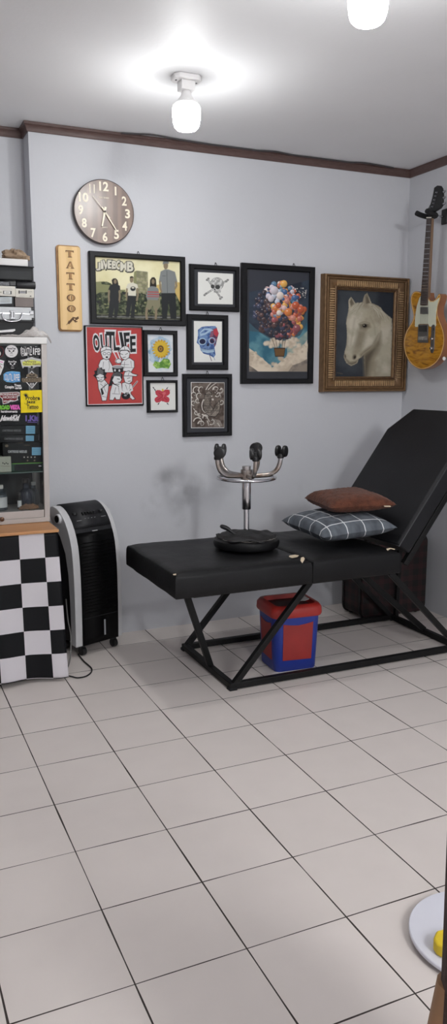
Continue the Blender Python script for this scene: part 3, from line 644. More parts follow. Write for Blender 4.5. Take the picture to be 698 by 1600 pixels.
# --- sunflower -------------------------------------------------------------
G2 = 'small black framed pictures in the middle of the wall'
t, yp, p = picture('small black framed picture of a yellow sunflower', [(224, 515), (278, 517), (278, 588), (225, 588)], [(230.6, 522.5), (271.5, 523), (271.2, 581.5), (232, 581.5)], [(230.6, 522.5), (271.5, 523), (271.2, 581.5), (232, 581.5)], hook=(251, 515), group=G2)
a = Paint((125, 500, 4.3625), yp, p, PN)
pb = ramp_mat('pale_blue_wash', [(.35, (214, 216, 218)), (.65, (198, 208, 216))], scale=14, k=1.5); blue = ramp_mat('blue_wash', [(.3, (130, 160, 186)), (.7, (178, 196, 208))], scale=30, k=1.5); leaf = ramp_mat('leaf_wash', [(.3, (92, 138, 60)), (.6, (138, 178, 84)), (.8, (170, 198, 110))], scale=40, k=1.4)
yel = ink('sun_yellow', (206, 172, 56)); och = ink('sun_ochre', (176, 130, 40)); brn = ink('seed_brown', (92, 70, 40))
a.poly([(460, 98), (640, 98), (638, 356), (464, 356)], pb); a.ell(548, 190, 74, 80, blue, 26, 0, .16); a.ell(510, 260, 40, 32, blue, 18, 0, .2)
a.poly([(495, 308), (510, 280), (545, 288), (570, 262), (606, 268), (620, 300), (604, 332), (560, 326), (520, 332)], leaf); a.ell(590, 282, 22, 18, leaf, 12)
for ring_, (m, r0, n) in enumerate(((och, 60, 17), (yel, 56, 19), (yel, 44, 15))):
    for k in range(n):
        an = 2 * PI * k / n + ring_ * .3; a.ell(551 + r0 * .62 * math.cos(an), 197 + r0 * .62 * 1.08 * math.sin(an), r0 * .42, r0 * .13, m, 10, an)
a.ell(549, 197, 21, 24, brn, 20); a.ell(549, 197, 11, 13, och, 16); a.ell(549, 197, 6, 7, brn, 12); a.build('print', t)

# --- red flower ------------------------------------------------------------
t, yp, p = picture('smallest black framed picture, a red flower on white paper', [(229.5, 594), (278, 594), (278.3, 644), (231, 645)], [(234.6, 598), (275.3, 598.5), (275, 640.3), (235.8, 641.5)], [(234.6, 598), (275.3, 598.5), (275, 640.3), (235.8, 641.5)], hook=(254, 594), group=G2)
a = Paint((125, 500, 4.3625), yp, p, PN); a.poly([(476, 426), (658, 428), (656, 612), (482, 617)], KP)
pk = ink('petal_red', (186, 66, 78)); pk2 = ink('petal_deep', (152, 44, 58)); pk3 = ink('petal_light', (206, 104, 112))
for x, y, an in ((500, 462, .9), (510, 476, .9), (592, 466, -.9), (604, 484, -.7), (522, 508, .3), (598, 508, -.4), (534, 572, -1), (596, 570, .8), (516, 490, 1.2)): a.line([(x, y), (x + 12 * math.cos(an), y + 12 * math.sin(an))], 5, K1, 2); a.ell(x, y, 7, 3.5, K1, 8, an)
a.poly([(558, 470), (566, 468), (572, 484), (556, 484)], yel)
for x, y, rx, ry, an in ((540, 500, 30, 22, .5), (588, 496, 26, 22, -.5), (534, 540, 28, 20, -.4), (584, 540, 28, 21, .4), (562, 520, 28, 34, 0)): a.ell(x, y, rx, ry, pk, 16, an, .06)
a.line([(562, 520), (530, 545)], 4, pk2); a.line([(562, 520), (592, 545)], 4, pk2); a.line([(562, 515), (536, 496)], 4, pk2); a.ell(572, 500, 12, 8, pk3, 12); a.line([(566, 528), (578, 492)], 6, pk3); a.line([(562, 525), (566, 556)], 3, pk2); a.build('print', t)

# --- skull and crossbones sketch -------------------------------------------
t, yp, p = picture('black framed pencil drawing of a skull and crossbones', [(297, 412.5), (375, 416), (374.5, 487), (296.7, 485)], [(304.6, 420), (368.3, 423), (368.2, 479), (304, 478.5)], [(309, 425), (364, 428), (363.5, 475.6), (309, 474.7)], hook=(337, 412), group=G2)
a = Paint((280, 400, 3.173), yp, p, PN); a.poly([(93, 80), (267, 87), (265, 241), (93, 237)], KP)
sk = ramp_mat('pencil_skull', [(.35, (150, 150, 148)), (.65, (206, 206, 204))], scale=60, k=1.5, detail=8); pd = ink('pencil_dark', (66, 66, 66)); pm = ink('pencil_mid', (126, 126, 124))
for (x0, y0, x1, y1) in ((140, 115, 206, 208), (236, 122, 128, 190)):
    a.line([(x0, y0), (x1, y1)], 9, pm); a.line([(x0, y0), (x1, y1)], 5, sk)
    for x, y in ((x0, y0), (x1, y1)): a.ell(x - 3, y + 4, 6, 5, pm, 10); a.ell(x + 4, y - 3, 6, 5, pm, 10); a.ell(x, y, 3, 3, sk, 8)
a.ell(187, 138, 33, 32, pm, 24); a.ell(187, 137, 31, 30, sk, 24); a.poly([(162, 155), (212, 150), (206, 176), (190, 186), (172, 178)], sk); a.ell(165, 151, 9, 10, pd, 12); a.ell(190, 154, 12, 11, pd, 14); a.poly([(174, 160), (180, 168), (172, 170)], pd)
for k in range(6): a.line([(172 + k * 6, 172), (173 + k * 6, 182)], 1.6, pd)
a.build('print', t)

# --- blue and red skull ----------------------------------------------------
t, yp, p = picture('black framed blue and red painted skull between two other frames', [(292.6, 491), (357, 492), (357, 578), (292.8, 577.5)], [(300.5, 499), (349.5, 500), (349.5, 570), (300.5, 569.5)], [(302.7, 501.5), (346.5, 502.4), (346.5, 566), (303, 566)], hook=(324, 491), group=G2)
a = Paint((280, 400, 3.173), yp, p, PN); a.poly([(72, 322), (211, 325), (211, 527), (73, 527)], KP)
b1 = ramp_mat('blue_paint', [(.35, (62, 88, 142)), (.65, (112, 140, 184))], scale=40, k=1.4, dist=1); b2 = ink('pale_blue_paint', (160, 184, 206)); pu = ramp_mat('plum_paint', [(.35, (84, 56, 84)), (.65, (138, 92, 112))], scale=40, k=1.4); rd = ink('crimson_paint', (176, 60, 72)); nv = ink('navy_paint', (34, 36, 66))
a.poly([(92, 366), (110, 352), (130, 348), (178, 347), (186, 356), (188, 400), (182, 440), (174, 452), (180, 490), (170, 504), (150, 492), (120, 484), (106, 468), (100, 442), (86, 430), (92, 396)], b1)
a.poly([(160, 364), (186, 356), (190, 376), (196, 382), (190, 402), (180, 440), (174, 450), (166, 420), (150, 400)], pu); a.poly([(168, 366), (186, 358), (195, 384), (186, 402), (172, 390)], rd)
a.poly([(100, 380), (120, 360), (150, 358), (170, 368), (150, 376), (130, 390), (104, 398)], b2); a.poly([(104, 384), (126, 366), (146, 368), (126, 382)], b1)
a.poly([(106, 458), (140, 466), (172, 462), (172, 476), (140, 482), (112, 474)], b2); a.ell(114, 424, 20, 18, b2, 16); a.ell(115, 424, 15, 13, nv, 14); a.ell(162, 420, 17, 17, b2, 16); a.ell(163, 421, 13, 13, pu, 14); a.ell(162, 423, 9, 8, nv, 12); a.poly([(134, 444), (142, 428), (150, 442), (142, 448)], nv)
for k in range(7): a.line([(112 + k * 9, 456), (113 + k * 9, 468)], 2, nv)
a.line([(150, 492), (160, 520)], 3, pu); a.line([(170, 500), (176, 516)], 2, b1); a.build('print', t)

# --- brown ink fish --------------------------------------------------------
t, yp, p = picture('lowest black frame, a brown and white ink drawing of a fish', [(286.3, 583.8), (363, 584.5), (362.7, 680.5), (286.3, 683)], [(292.5, 590.5), (356.5, 591.5), (356, 675), (293, 676)], [(298, 597), (350.5, 597.6), (350.2, 668.7), (298.3, 669)], hook=(324, 584), group=G2)
a = Paint((285, 580, 8.725), yp, p, PN); a.poly([(113, 148), (576, 150), (574, 774), (116, 776)], KP)
ib = ramp_mat('brown_ink_wash', [(.3, (78, 66, 60)), (.7, (116, 104, 96))], scale=30, k=1.4, detail=8); il = ink('ink_line', (50, 42, 38)); iw = ink('ink_white', (206, 200, 192)); im = ramp_mat('ink_scale', [(.3, (112, 104, 97)), (.7, (148, 138, 128))], scale=60, k=1.4)
a.poly([(122, 156), (568, 158), (566, 766), (124, 768)], ib)
a.poly([(320, 290), (360, 268), (400, 300), (380, 380), (372, 450), (420, 520), (470, 440), (500, 400), (512, 470), (500, 560), (450, 620), (360, 610), (300, 560), (284, 470), (290, 380)], im); outl([(320, 290), (360, 268), (400, 300), (380, 380), (372, 450), (420, 520), (470, 440), (500, 400), (512, 470), (500, 560), (450, 620), (360, 610), (300, 560), (284, 470), (290, 380)], 6)
for j in range(11):
    for i in range(4):
        x = 306 + i * 24 + (j % 2) * 12 - j * .5; y = 316 + j * 24; a.line([(x + 10 * math.cos(t_), y + 9 * math.sin(t_)) for t_ in [k * PI / 5 for k in range(6)]], 5.5, il)
for j in range(4):
    for i in range(4):
        x = 394 + i * 26 + (j % 2) * 12; y = 580 - i * 28 - j * 16; a.line([(x + 9 * math.cos(t_), y + 8 * math.sin(t_)) for t_ in [k * PI / 5 for k in range(6)]], 5.5, il)
a.line(smooth_path([(286, 390, 0), (262, 460, 0), (276, 530, 0), (308, 566, 0)]) and [(286, 390), (268, 430), (262, 470), (270, 520), (290, 552), (312, 568)], 16, iw, 6)
a.line([(320, 250), (350, 200), (385, 160)], 14, iw, 8); a.line([(350, 250), (400, 200), (460, 160)], 12, iw, 6); a.line([(330, 262), (365, 210), (420, 160)], 9, il)
for (x, y, r, a0, tn, sg) in ((200, 250, 60, 2.6, .8, 1), (160, 320, 50, 2.2, .9, 1), (235, 330, 55, 2.0, .8, 1), (150, 430, 36, 1.5, 1.1, 1), (205, 400, 34, 1.0, 1.1, 1), (270, 240, 60, 2.4, .5, 1), (460, 250, 46, 3.6, .7, 1), (520, 250, 50, 2.0, .6, -1), (480, 310, 40, 2.2, .8, -1), (530, 420, 36, 1.8, .9, -1), (220, 690, 70, 3.3, .9, 1), (260, 720, 50, 3.3, 1.0, 1), (320, 630, 44, 3.0, .9, 1), (400, 680, 50, 2.0, .7, -1), (190, 560, 36, 1.0, .9, 1), (230, 590, 26, 1.2, .9, 1)):
    a.line(spiral(x, y, r, a0, tn, 16, sg), 16, iw, 5); a.line(spiral(x + 5, y + 5, r * .82, a0, tn, 16, sg), 4, il)
for k in range(12): x = random.uniform(390, 540); y = random.uniform(230, 350); a.ell(x, y, random.uniform(5, 16), random.uniform(4, 8), iw, 9, random.uniform(-.9, -.4), .2)
for k in range(8): a.line([(400 + k * 16, 640 + k * 5), (440 + k * 14, 750)], 3, iw)
a.line([(150, 510), (190, 560), (240, 610)], 10, iw, 4); a.line([(270, 590), (330, 620), (370, 690)], 18, iw, 6); a.line([(340, 680), (360, 750)], 14, iw, 4); a.line([(480, 710), (510, 755)], 12, iw, 5); a.ell(412, 385, 14, 14, iw, 12)
a.build('print', t)

# --- balloons and clouds painting (generic stand-in) -------------------------
t, yp, p = picture('largest black frame, a painting of colourful balloons above cream clouds', [(378.3, 411), (493.2, 416.4), (489.3, 600), (377.2, 599)], [(386.8, 420), (485.4, 425), (481.6, 591.5), (386, 592)], [(389, 422), (484, 426), (479.6, 580.6), (389, 580.6)], hook=(459, 412), depth=.026)
a = Paint((378, 410, 5.966), yp, p, PN)
c0 = ink('reflection_grey', (58, 60, 68)); c1 = ramp_mat('night_blue', [(.3, (40, 46, 58)), (.7, (56, 66, 80))], scale=10, k=1.4); c2 = ramp_mat('teal_sky', [(.3, (56, 104, 124)), (.7, (96, 142, 154))], scale=9, k=1.4); c3 = ramp_mat('pale_teal', [(.3, (118, 146, 146)), (.7, (160, 172, 160))], scale=9, k=1.4)
cl = ramp_mat('cream_cloud', [(.3, (186, 170, 150)), (.7, (216, 202, 182))], scale=14, k=1.45); cg = ramp_mat('grey_cloud', [(.3, (96, 90, 86)), (.7, (150, 138, 126))], scale=14, k=1.4)
a.poly([(50, 50), (650, 50), (640, 1030), (50, 1030)], c1)
a.poly([(50, 50), (650, 50), (640, 160), (460, 205), (66, 275)], c0)  # grey reflection across the top, put into the print's colour
a.poly([(66, 560), (130, 620), (260, 700), (380, 720), (520, 640), (608, 440), (606, 1018), (66, 1018)], ink('mid_teal', (64, 88, 100)))
a.poly([(66, 640), (160, 650), (270, 720), (400, 740), (540, 680), (607, 560), (606, 1018), (66, 1018)], c2); a.poly([(420, 800), (500, 740), (607, 640), (606, 900), (420, 900)], c3)
def cloud(cx, cy, r, m, n=12):
    for k in range(n): a.ell(cx + random.uniform(-1, 1) * r, cy + random.uniform(-.45, .45) * r, random.uniform(.3, .55) * r, random.uniform(.22, .42) * r, m, 14, 0, .06, soft=r * .3)
cloud(290, 750, 60, cl, 12); cloud(250, 770, 40, cl, 6); cloud(440, 760, 55, cl, 12); cloud(490, 720, 40, cl, 8); cloud(560, 800, 60, cl, 10)
a.poly([(66, 800), (110, 830), (170, 880), (230, 930), (280, 980), (330, 950), (400, 890), (470, 850), (540, 830), (580, 760), (607, 720), (606, 1018), (66, 1018)], cl)
for (x, y, r) in ((100, 850, 34), (160, 900, 44), (220, 950, 44), (330, 950, 44), (400, 900, 44), (470, 860, 40), (540, 830, 36), (585, 780, 24)): cloud(x, y, r, cl, 5)
a.poly([(430, 1018), (470, 960), (540, 935), (607, 900), (606, 1018)], cg); a.poly([(66, 1018), (66, 960), (100, 980), (150, 1018)], cg)
pal = {'o': [(216, 150, 76), (206, 124, 70), (222, 172, 92), (188, 92, 62)], 'w': [(222, 210, 204), (206, 198, 206), (216, 184, 184), (194, 200, 214)], 'b': [(96, 134, 164), (74, 104, 150), (126, 158, 170), (60, 78, 120)], 'd': [(70, 60, 66), (84, 66, 66), (56, 54, 66), (100, 76, 74), (70, 74, 96)], 'p': [(186, 108, 96), (164, 92, 94), (200, 134, 120), (142, 84, 90)]}
pal = {k: [ink('balloon_%s%d' % (k, i), c) for i, c in enumerate(v)] for k, v in pal.items()}; hl = ink('balloon_glint', (232, 226, 216))
def balloon(x, y, r, key): a.ell(x, y, r, r * 1.06, random.choice(pal[key]), 16, shade=.5); a.ell(x - r * .3, y - r * .38, r * .2, r * .14, hl, 8, al=.7)
def inside(x, y): return ((x - 350) / 236) ** 2 + ((y - 452) / 264) ** 2 < 1
dots = []
while len(dots) < 290:
    x, y = random.uniform(112, 588), random.uniform(186, 716)
    if inside(x, y): dots.append((x, y))
dots.sort(key=lambda d: -((d[0] - 350) ** 2 + (d[1] - 420) ** 2))
for x, y in dots:
    if x < 270 and y > 330 or (y > 500 and x < 430): key = random.choice('ddddp' if x > 300 else 'ddddd')
    elif y < 400 and x < 330: key = random.choice('wwwbd') if x > 220 else random.choice('ddb')
    elif x > 440 and y < 380: key = random.choice('bwow')
    elif x > 430: key = random.choice('ooopp')
    elif y > 560: key = random.choice('dpd')
    else: key = random.choice('oopbw')
    balloon(x, y, random.uniform(11, 26), key)
for x, y, r, k in ((389, 200, 32, 'o'), (398, 275, 25, 'b'), (300, 262, 38, 'w'), (270, 340, 28, 'w'), (355, 310, 34, 'w'), (418, 362, 24, 'p'), (490, 330, 26, 'b'), (500, 400, 34, 'o'), (548, 440, 32, 'o'), (430, 465, 36, 'o'), (392, 424, 22, 'w'), (340, 400, 26, 'o'), (510, 615, 36, 'p'), (298, 535, 24, 'p'), (474, 520, 28, 'p'), (536, 525, 26, 'p'), (345, 470, 24, 'w')): balloon(x, y, r, k)
for k in range(26): a.ell(random.uniform(490, 605), random.uniform(240, 330), random.uniform(2, 6), random.uniform(2, 5), hl, 6)
bk = ink('wicker_brown', (120, 88, 54)); bk2 = ink('wicker_dark', (60, 44, 36))
for x0, x1 in ((270, 312), (310, 326), (352, 350), (382, 374), (410, 390)): a.line([(x0, 690), (x1, 800)], 4, bk2)
a.poly([(296, 796), (404, 796), (392, 880), (308, 880)], bk2); a.poly([(302, 806), (398, 806), (388, 872), (312, 872)], bk)
for k in range(5): a.line([(304 + k, 816 + k * 13), (396 - k, 816 + k * 13)], 3, bk2)
a.build('print', t)

# --- horse in the carved gilt frame ------------------------------------------
m_gilt = ramp_mat('antique_gilt', [(.2, (104, 78, 52)), (.8, (132, 102, 70))], scale=40, rough=.4, detail=6, metal=.3)
m_giltd = mat('gilt_brown', (86, 62, 46), .5, .2, var=.2, scale=20); m_bead = mat('worn_gilt', (190, 158, 118), .34, .4, var=.25, scale=30)
yo = YB - .055; o = quad_rect([(510.5, 428), (641.5, 433.3), (634, 611.5), (502, 613)], yo)
i = quad_rect([(527.5, 453.5), (615.5, 456.5), (610, 588), (521.5, 589)], YB - .018)
hf = thing('horse_painting', 'painting of a white horse in a wide carved brown-gold frame', 'painting', ((o[0] + o[1]) / 2, YB, o[2]))
mb = MB(m_gilt); fw = ((i[0] - o[0]) + (o[1] - i[1])) / 2
def lerp(r0, r1, t): return tuple(r0[k] + (r1[k] - r0[k]) * t for k in range(4))
prof = [(0, -.001 - yo + YB - YB + yo, 0)]
seq = [(0.0, YB - .001), (0.0, yo + .034), (.012, yo + .030), (.012, yo + .012), (.03, yo + .004), (.07, yo), (.12, yo + .001), (.155, yo + .007), (.16, yo + .014), (.20, yo + .015), (.205, yo + .008), (.24, yo + .004), (.28, yo + .004), (.315, yo + .009), (.32, yo + .018), (.37, yo + .019), (.38, yo + .014), (.46, yo + .013), (.60, yo + .017), (.74, yo + .024), (.765, yo + .024), (.77, yo + .015), (.81, yo + .013), (.845, yo + .016), (.85, yo + .023), (.89, yo + .023), (.91, yo + .021), (.95, yo + .024), (1.0, yo + .032), (1.0, YB - .001)]
frame(mb, [(lerp(o, i, s), y) for s, y in seq], m_gilt, YB); mb.build('moulded_frame', hf, angle=25)
# ribbed band running round the hollow of the moulding
mid = lerp(o, i, .565); wr = fw * .165; ym = yo + .014
def ribs(p0, p1, axis):
    n = int((V(p1) - V(p0)).length / .0135); mb = MB(m_bead)
    for k in range(n):
        c = V(p0).lerp(V(p1), (k + .5) / n); s_ = V((wr, .005, .0045)) if axis == 'z' else V((.0045, .005, wr))
        vs = []
        for (aa, bb) in ((-1, 0), (-.6, .8), (.6, .8), (1, 0)):
            for l in (-1, 1): vs.append((c.x + l * s_.x, c.y + .004 - bb * .009, c.z + aa * s_.z) if axis == 'z' else (c.x + aa * s_.x, c.y + .004 - bb * .009, c.z + l * s_.z))
        mb.add(vs, [(0, 1, 3, 2), (2, 3, 5, 4), (4, 5, 7, 6), (0, 2, 4, 6), (1, 7, 5, 3)])
    mb.build('ribbed_band', hf, angle=25)
ribs((mid[0], ym, mid[2] + .03), (mid[0], ym, mid[3] - .03), 'z'); ribs((mid[1], ym, mid[2] + .03), (mid[1], ym, mid[3] - .03), 'z')
ribs((mid[0] + .03, ym, mid[2]), (mid[1] - .03, ym, mid[2]), 'x'); ribs((mid[0] + .03, ym, mid[3]), (mid[1] - .03, ym, mid[3]), 'x')
mb = MB(m_giltd); q = lerp(o, i, .90)   # row of small beads by the inner edge
for (p0, p1) in (((q[0], q[2]), (q[1], q[2])), ((q[1], q[2]), (q[1], q[3])), ((q[1], q[3]), (q[0], q[3])), ((q[0], q[3]), (q[0], q[2]))):
    n = int(math.hypot(p1[0] - p0[0], p1[1] - p0[1]) / .011)
    for k in range(n): x = p0[0] + (p1[0] - p0[0]) * k / n; z = p0[1] + (p1[1] - p0[1]) * k / n; mb.lathe([(.0042, 0), (.003, .0035), (0, .0048)], (x, yo + .017, z), n=6, M=MY)
mb.build('beaded_edge', hf)
yp = YB - .016; p = [(527.5, 453.5), (615.5, 456.5), (610, 588), (521.5, 589)]
MB(m_mat).bb((i[0] - .001, YB - .004, i[2] - .001), (i[1] + .001, yp + .001, i[3] + .001)).build('backing_board', hf, smooth=False)
a = Paint((490, 420, 3.356), yp, p, PN)
hb = ramp_mat('horse_background', [(.3, (44, 48, 56)), (.7, (62, 66, 72))], scale=7, k=1.4); h1 = ramp_mat('horse_cream', [(.3, (150, 142, 124)), (.7, (176, 168, 148))], scale=9, k=1.5, detail=6); h2 = ramp_mat('horse_light', [(.3, (174, 168, 150)), (.7, (196, 190, 174))], scale=12, k=1.5); h3 = ink('horse_shade', (124, 116, 100)); h4 = ink('horse_deep', (92, 84, 72)); hm = ink('horse_mid', (140, 132, 114)); he = ink('horse_eye', (30, 26, 24))
a.poly([(122, 108), (426, 116), (406, 568), (102, 572)], hb); a.ell(200, 330, 110, 200, (74, 80, 86), soft=90, al=.5)
# neck and chest, then head; soft-edged tones laid over one another
a.poly([(300, 180), (340, 195), (372, 232), (408, 262), (402, 568), (268, 568), (266, 500), (262, 440), (300, 380)], h1, soft=4, wob=4)
a.poly([(330, 300), (410, 300), (404, 568), (340, 568), (345, 420)], h2, soft=50, al=.8)
a.poly([(262, 440), (300, 420), (340, 360), (350, 330), (352, 400), (310, 470), (292, 566), (268, 568)], h3, soft=26)
a.poly([(266, 456), (300, 430), (318, 420), (288, 490), (276, 566), (268, 566)], h4, soft=16)
head = [(183, 205), (182, 165), (195, 145), (220, 182), (255, 175), (265, 140), (280, 125), (302, 180), (330, 205), (352, 260), (352, 310), (334, 370), (296, 422), (266, 444), (250, 462), (236, 472), (226, 496), (196, 510), (170, 494), (158, 466), (160, 440), (172, 400), (175, 340), (170, 285), (178, 240)]
a.poly(head, h1, soft=3, wob=2)
a.poly([(196, 214), (250, 200), (280, 214), (258, 260), (236, 310), (214, 390), (196, 450), (172, 440), (180, 380), (182, 310), (178, 260)], h2, soft=22)
a.poly([(286, 330), (330, 290), (344, 320), (330, 366), (296, 404), (266, 420), (262, 392)], h2, soft=30)
a.poly([(340, 340), (330, 376), (296, 424), (262, 446), (246, 466), (240, 450), (268, 424), (306, 398)], h3, soft=14, al=.9)
a.poly([(232, 330), (262, 330), (254, 400), (230, 440), (218, 420)], h3, soft=34, al=.55)
a.poly([(196, 152), (213, 184), (194, 200), (187, 172)], h3, soft=6); a.poly([(198, 160), (206, 180), (196, 190), (191, 174)], h4, soft=8, al=.7)
a.poly([(268, 142), (280, 132), (296, 180), (272, 184)], h3, soft=6); a.poly([(274, 148), (283, 146), (291, 178), (278, 182)], h4, soft=8, al=.8)
a.poly([(236, 290), (262, 278), (290, 284), (298, 306), (272, 320), (244, 314)], h3, soft=16); a.ell(267, 299, 14, 10, h4, soft=5); a.ell(267, 299, 11, 8.5, he, soft=3); a.ell(263, 296, 2.5, 2.2, h2, soft=1); a.line([(248, 288), (266, 283), (286, 287)], 3, h2, soft=3)
a.poly([(160, 462), (172, 488), (196, 506), (224, 494), (234, 472), (214, 484), (190, 488)], h3, soft=10); a.ell(213, 462, 11, 15, h3, soft=8, rot=.3); a.ell(214, 463, 7, 11, h4, soft=5, rot=.3); a.ell(215, 464, 4, 7, he, soft=3, rot=.3); a.ell(165, 458, 4, 10, h4, soft=4, rot=-.2); a.line([(178, 495), (200, 499), (222, 490)], 3, h4, soft=3)
random.seed(21)
for k in range(46):      # mane and forelock strands
    t_ = random.random(); x = 296 + 60 * t_; y = 184 + 36 * t_ + random.uniform(-4, 10); dx = random.uniform(18, 56); dy = random.uniform(26, 70)
    a.line([(x, y), (x + dx * .6, y + dy * .45), (x + dx, y + dy)], random.uniform(2, 5), random.choice([h2, h2, h1, hm]), 1, soft=3, al=.8)
for k in range(22):
    x = random.uniform(222, 262); a.line([(x, 178 + random.uniform(0, 6)), (x - random.uniform(10, 26), 204), (x - random.uniform(24, 62), 222 + random.uniform(0, 18))], random.uniform(2, 4.5), random.choice([h2, h2, hm]), 1, soft=3, al=.75)
a.line([(214, 262), (204, 330), (192, 400)], 8, hm, 4, soft=14, al=.5); a.line([(296, 250), (318, 300), (322, 345)], 8, hm, 4, soft=12, al=.5); a.line([(120, 545), (150, 550)], 3, h4, soft=2)
a.build('canvas', hf)
# ------------------------------------------------------------------ guitar on the right wall
XG = 3.035
G = lambda u, v, x=XG: atx(618 + u / 4.85, 270 + v / 4.85, x)
m_mahog = ramp_mat('mahogany_side', [(.3, (122, 74, 44)), (.7, (150, 96, 60))], scale=10, vec=(1, 1, .3), rough=.35, coat=.4)
m_bind = mat('pale_binding', (226, 184, 120), .35, var=.04); m_quilt = ramp_mat('quilted_amber', [(.30, (112, 70, 16)), (.42, (166, 110, 24)), (.6, (200, 142, 38)), (.8, (186, 126, 30))], scale=13, dist=1.2, detail=3, vec=(1, .8, 3.4), rough=.25, coat=.7)
m_mint = mat('cream_pickguard', (214, 216, 196), .35, var=.02); m_rose = mat('rosewood', (74, 58, 52), .5, var=.2, scale=30); m_maple = mat('maple_neck', (206, 166, 118), .35)
m_chrome = mat('chrome', (196, 196, 200), .16, 1, var=.05); m_nick = mat('dull_nickel', (128, 128, 130), .35, .9); m_blk = mat('black_plastic', (20, 20, 22), .4, var=.15, scale=30); m_rub = mat('black_rubber_foam', (26, 25, 28), .85, var=.15, scale=40)
body_px = [(192, 908), (165, 898), (140, 901), (122, 920), (113, 950), (114, 985), (122, 1025), (131, 1065), (133, 1095), (122, 1130), (100, 1165), (80, 1200), (66, 1240), (60, 1290), (64, 1340), (78, 1390), (105, 1435), (145, 1472), (195, 1490), (245, 1480), (290, 1455), (325, 1418), (350, 1370), (366, 1310), (370, 1260), (365, 1210), (352, 1165), (335, 1125), (322, 1085), (318, 1050), (322, 1010), (335, 970), (342, 940), (336, 918), (322, 922), (305, 950), (285, 968), (262, 965), (248, 940), (245, 908)]
body_px = [(p.x, p.y) for p in smooth_path([(u, v, 0) for u, v in body_px], 3)]
bc = G(215, 1490)
gt = thing('electric_guitar', 'amber electric guitar hanging on the right wall beside the horse painting', 'guitar', (XG, bc.y, bc.z))
MB(m_mahog).prism([G(u, v) for u, v in body_px], (.044, 0, 0)).build('body', gt, bevel=.003, angle=35)
def shrink(pts, d):
    n = len(pts); out = []
    ar = sum(pts[i][0] * pts[(i + 1) % n][1] - pts[(i + 1) % n][0] * pts[i][1] for i in range(n)); sg = 1 if ar > 0 else -1
    for i in range(n):
        ax, ay = pts[i - 1]; bx_, by_ = pts[(i + 1) % n]; dx, dy = bx_ - ax, by_ - ay; l = math.hypot(dx, dy) or 1
        out.append((pts[i][0] - sg * dy / l * d, pts[i][1] + sg * dx / l * d))
    return out
a = Art(lambda u, v: G(u, v, XG - .0005), (-1, 0, 0)); a.poly(shrink(body_px, 3), m_bind); a.poly(shrink(body_px, 9), m_quilt); a.build('flamed_top', gt)
pg = [(193, 930), (180, 950), (162, 1010), (153, 1060), (148, 1110), (147, 1160), (152, 1168), (176, 1166), (176, 1146), (248, 1146), (258, 1166), (296, 1168), (306, 1158), (304, 1120), (306, 1060), (314, 1010), (326, 965), (330, 945), (312, 962), (290, 978), (262, 978), (247, 962), (244, 1006), (193, 1006)]
MB(m_mint).prism([G(u, v, XG - .0015) for u, v in pg], (-.0022, 0, 0)).build('pickguard', gt, smooth=False)
def gbox(pxs, d0, d1, m, name, par=gt, bevel=.001):
    return MB(m).prism([G(u, v, XG - d0) for u, v in pxs], (-(d1 - d0), 0, 0)).build(name, par, bevel=bevel, angle=30)
gbox([(190, 1018), (247, 1018), (247, 1070), (188, 1070)], .004, .009, m_nick, 'neck_pickup')
br = gbox([(172, 1150), (247, 1150), (246, 1288), (167, 1286)], .004, .007, m_nick, 'bridge')
gbox([(180, 1158), (242, 1158), (241, 1204), (178, 1204)], .0072, .012, m_blk, 'bridge_pickup', br)
for k in range(6): gbox([(176 + k * 11.5, 1240), (184 + k * 11.5, 1240), (184 + k * 11.5, 1268), (176 + k * 11.5, 1268)], .0072, .012, m_chrome, 'saddle', br, .0006)
cp = gbox([(274, 1162), (284, 1150), (296, 1152), (301, 1166), (292, 1340), (284, 1364), (272, 1366), (264, 1350)], .001, .005, m_nick, 'control_plate')
MX = Matrix.Rotation(-PI / 2, 3, 'Y')
for (u, v) in ((281, 1258), (276, 1330)): MB(m_chrome).lathe([(.0085, 0), (.0085, .013), (.007, .015), (0, .015)], G(u, v, XG - .005), n=16, M=MX).build('knob', cp)
MB(m_blk).tube([G(286, 1190, XG - .005), G(285, 1180, XG - .017)], .0035, n=8).build('selector_switch', cp)
m_nside = mat('aged_maple_side', (122, 96, 74), .45)
p0, p1, p2, p3 = G(243, 343), G(277, 343), G(243, 1004), G(194, 1004)
nk = MB(m_nside).prism([q + V((-.004, 0, 0)) for q in (p0, p1, G(246, 1010), G(193, 1010))], (.017, 0, 0)).build('neck', gt, bevel=.006, angle=30)
MB(m_rose).prism([q + V((-.0042, 0, 0)) for q in (p0, p1, p2, p3)], (-.005, 0, 0)).build('fingerboard', nk, smooth=False)
for k in range(22):
    t_ = (1 - 2 ** (-k / 12)) / (1 - 2 ** (-22 / 12)); l, r_ = p0.lerp(p3, t_), p1.lerp(p2, t_); o_ = V((-.0098, 0, 0)); MB(m_chrome).bar(l + o_, r_ + o_, .003, .0018, up=(1, 0, 0)).build('fret', nk)
MB(mat('bone_nut', (228, 222, 206), .4)).bar(p0 + V((-.009, 0, .002)), p1 + V((-.009, 0, .002)), .005, .004, up=(1, 0, 0)).build('nut', nk)
hs = MB(m_blk).prism([G(u, v, XG + .002) for u, v in ((243, 345), (252, 300), (240, 275), (262, 236), (276, 185), (285, 140), (290, 112), (312, 96), (334, 98), (346, 118), (352, 160), (350, 240), (334, 268), (290, 296), (278, 345))], (.015, 0, 0)).build('headstock', gt, bevel=.002, angle=35)
for k, (u, v) in enumerate(((318, 150), (310, 178), (302, 206), (296, 232), (288, 258), (266, 262))):
    MB(m_chrome).lathe([(.0045, 0), (.0045, .006), (.003, .006), (.003, .014), (0, .014)], G(u, v, XG + .002), n=12, M=MX).build('tuning_post', hs)
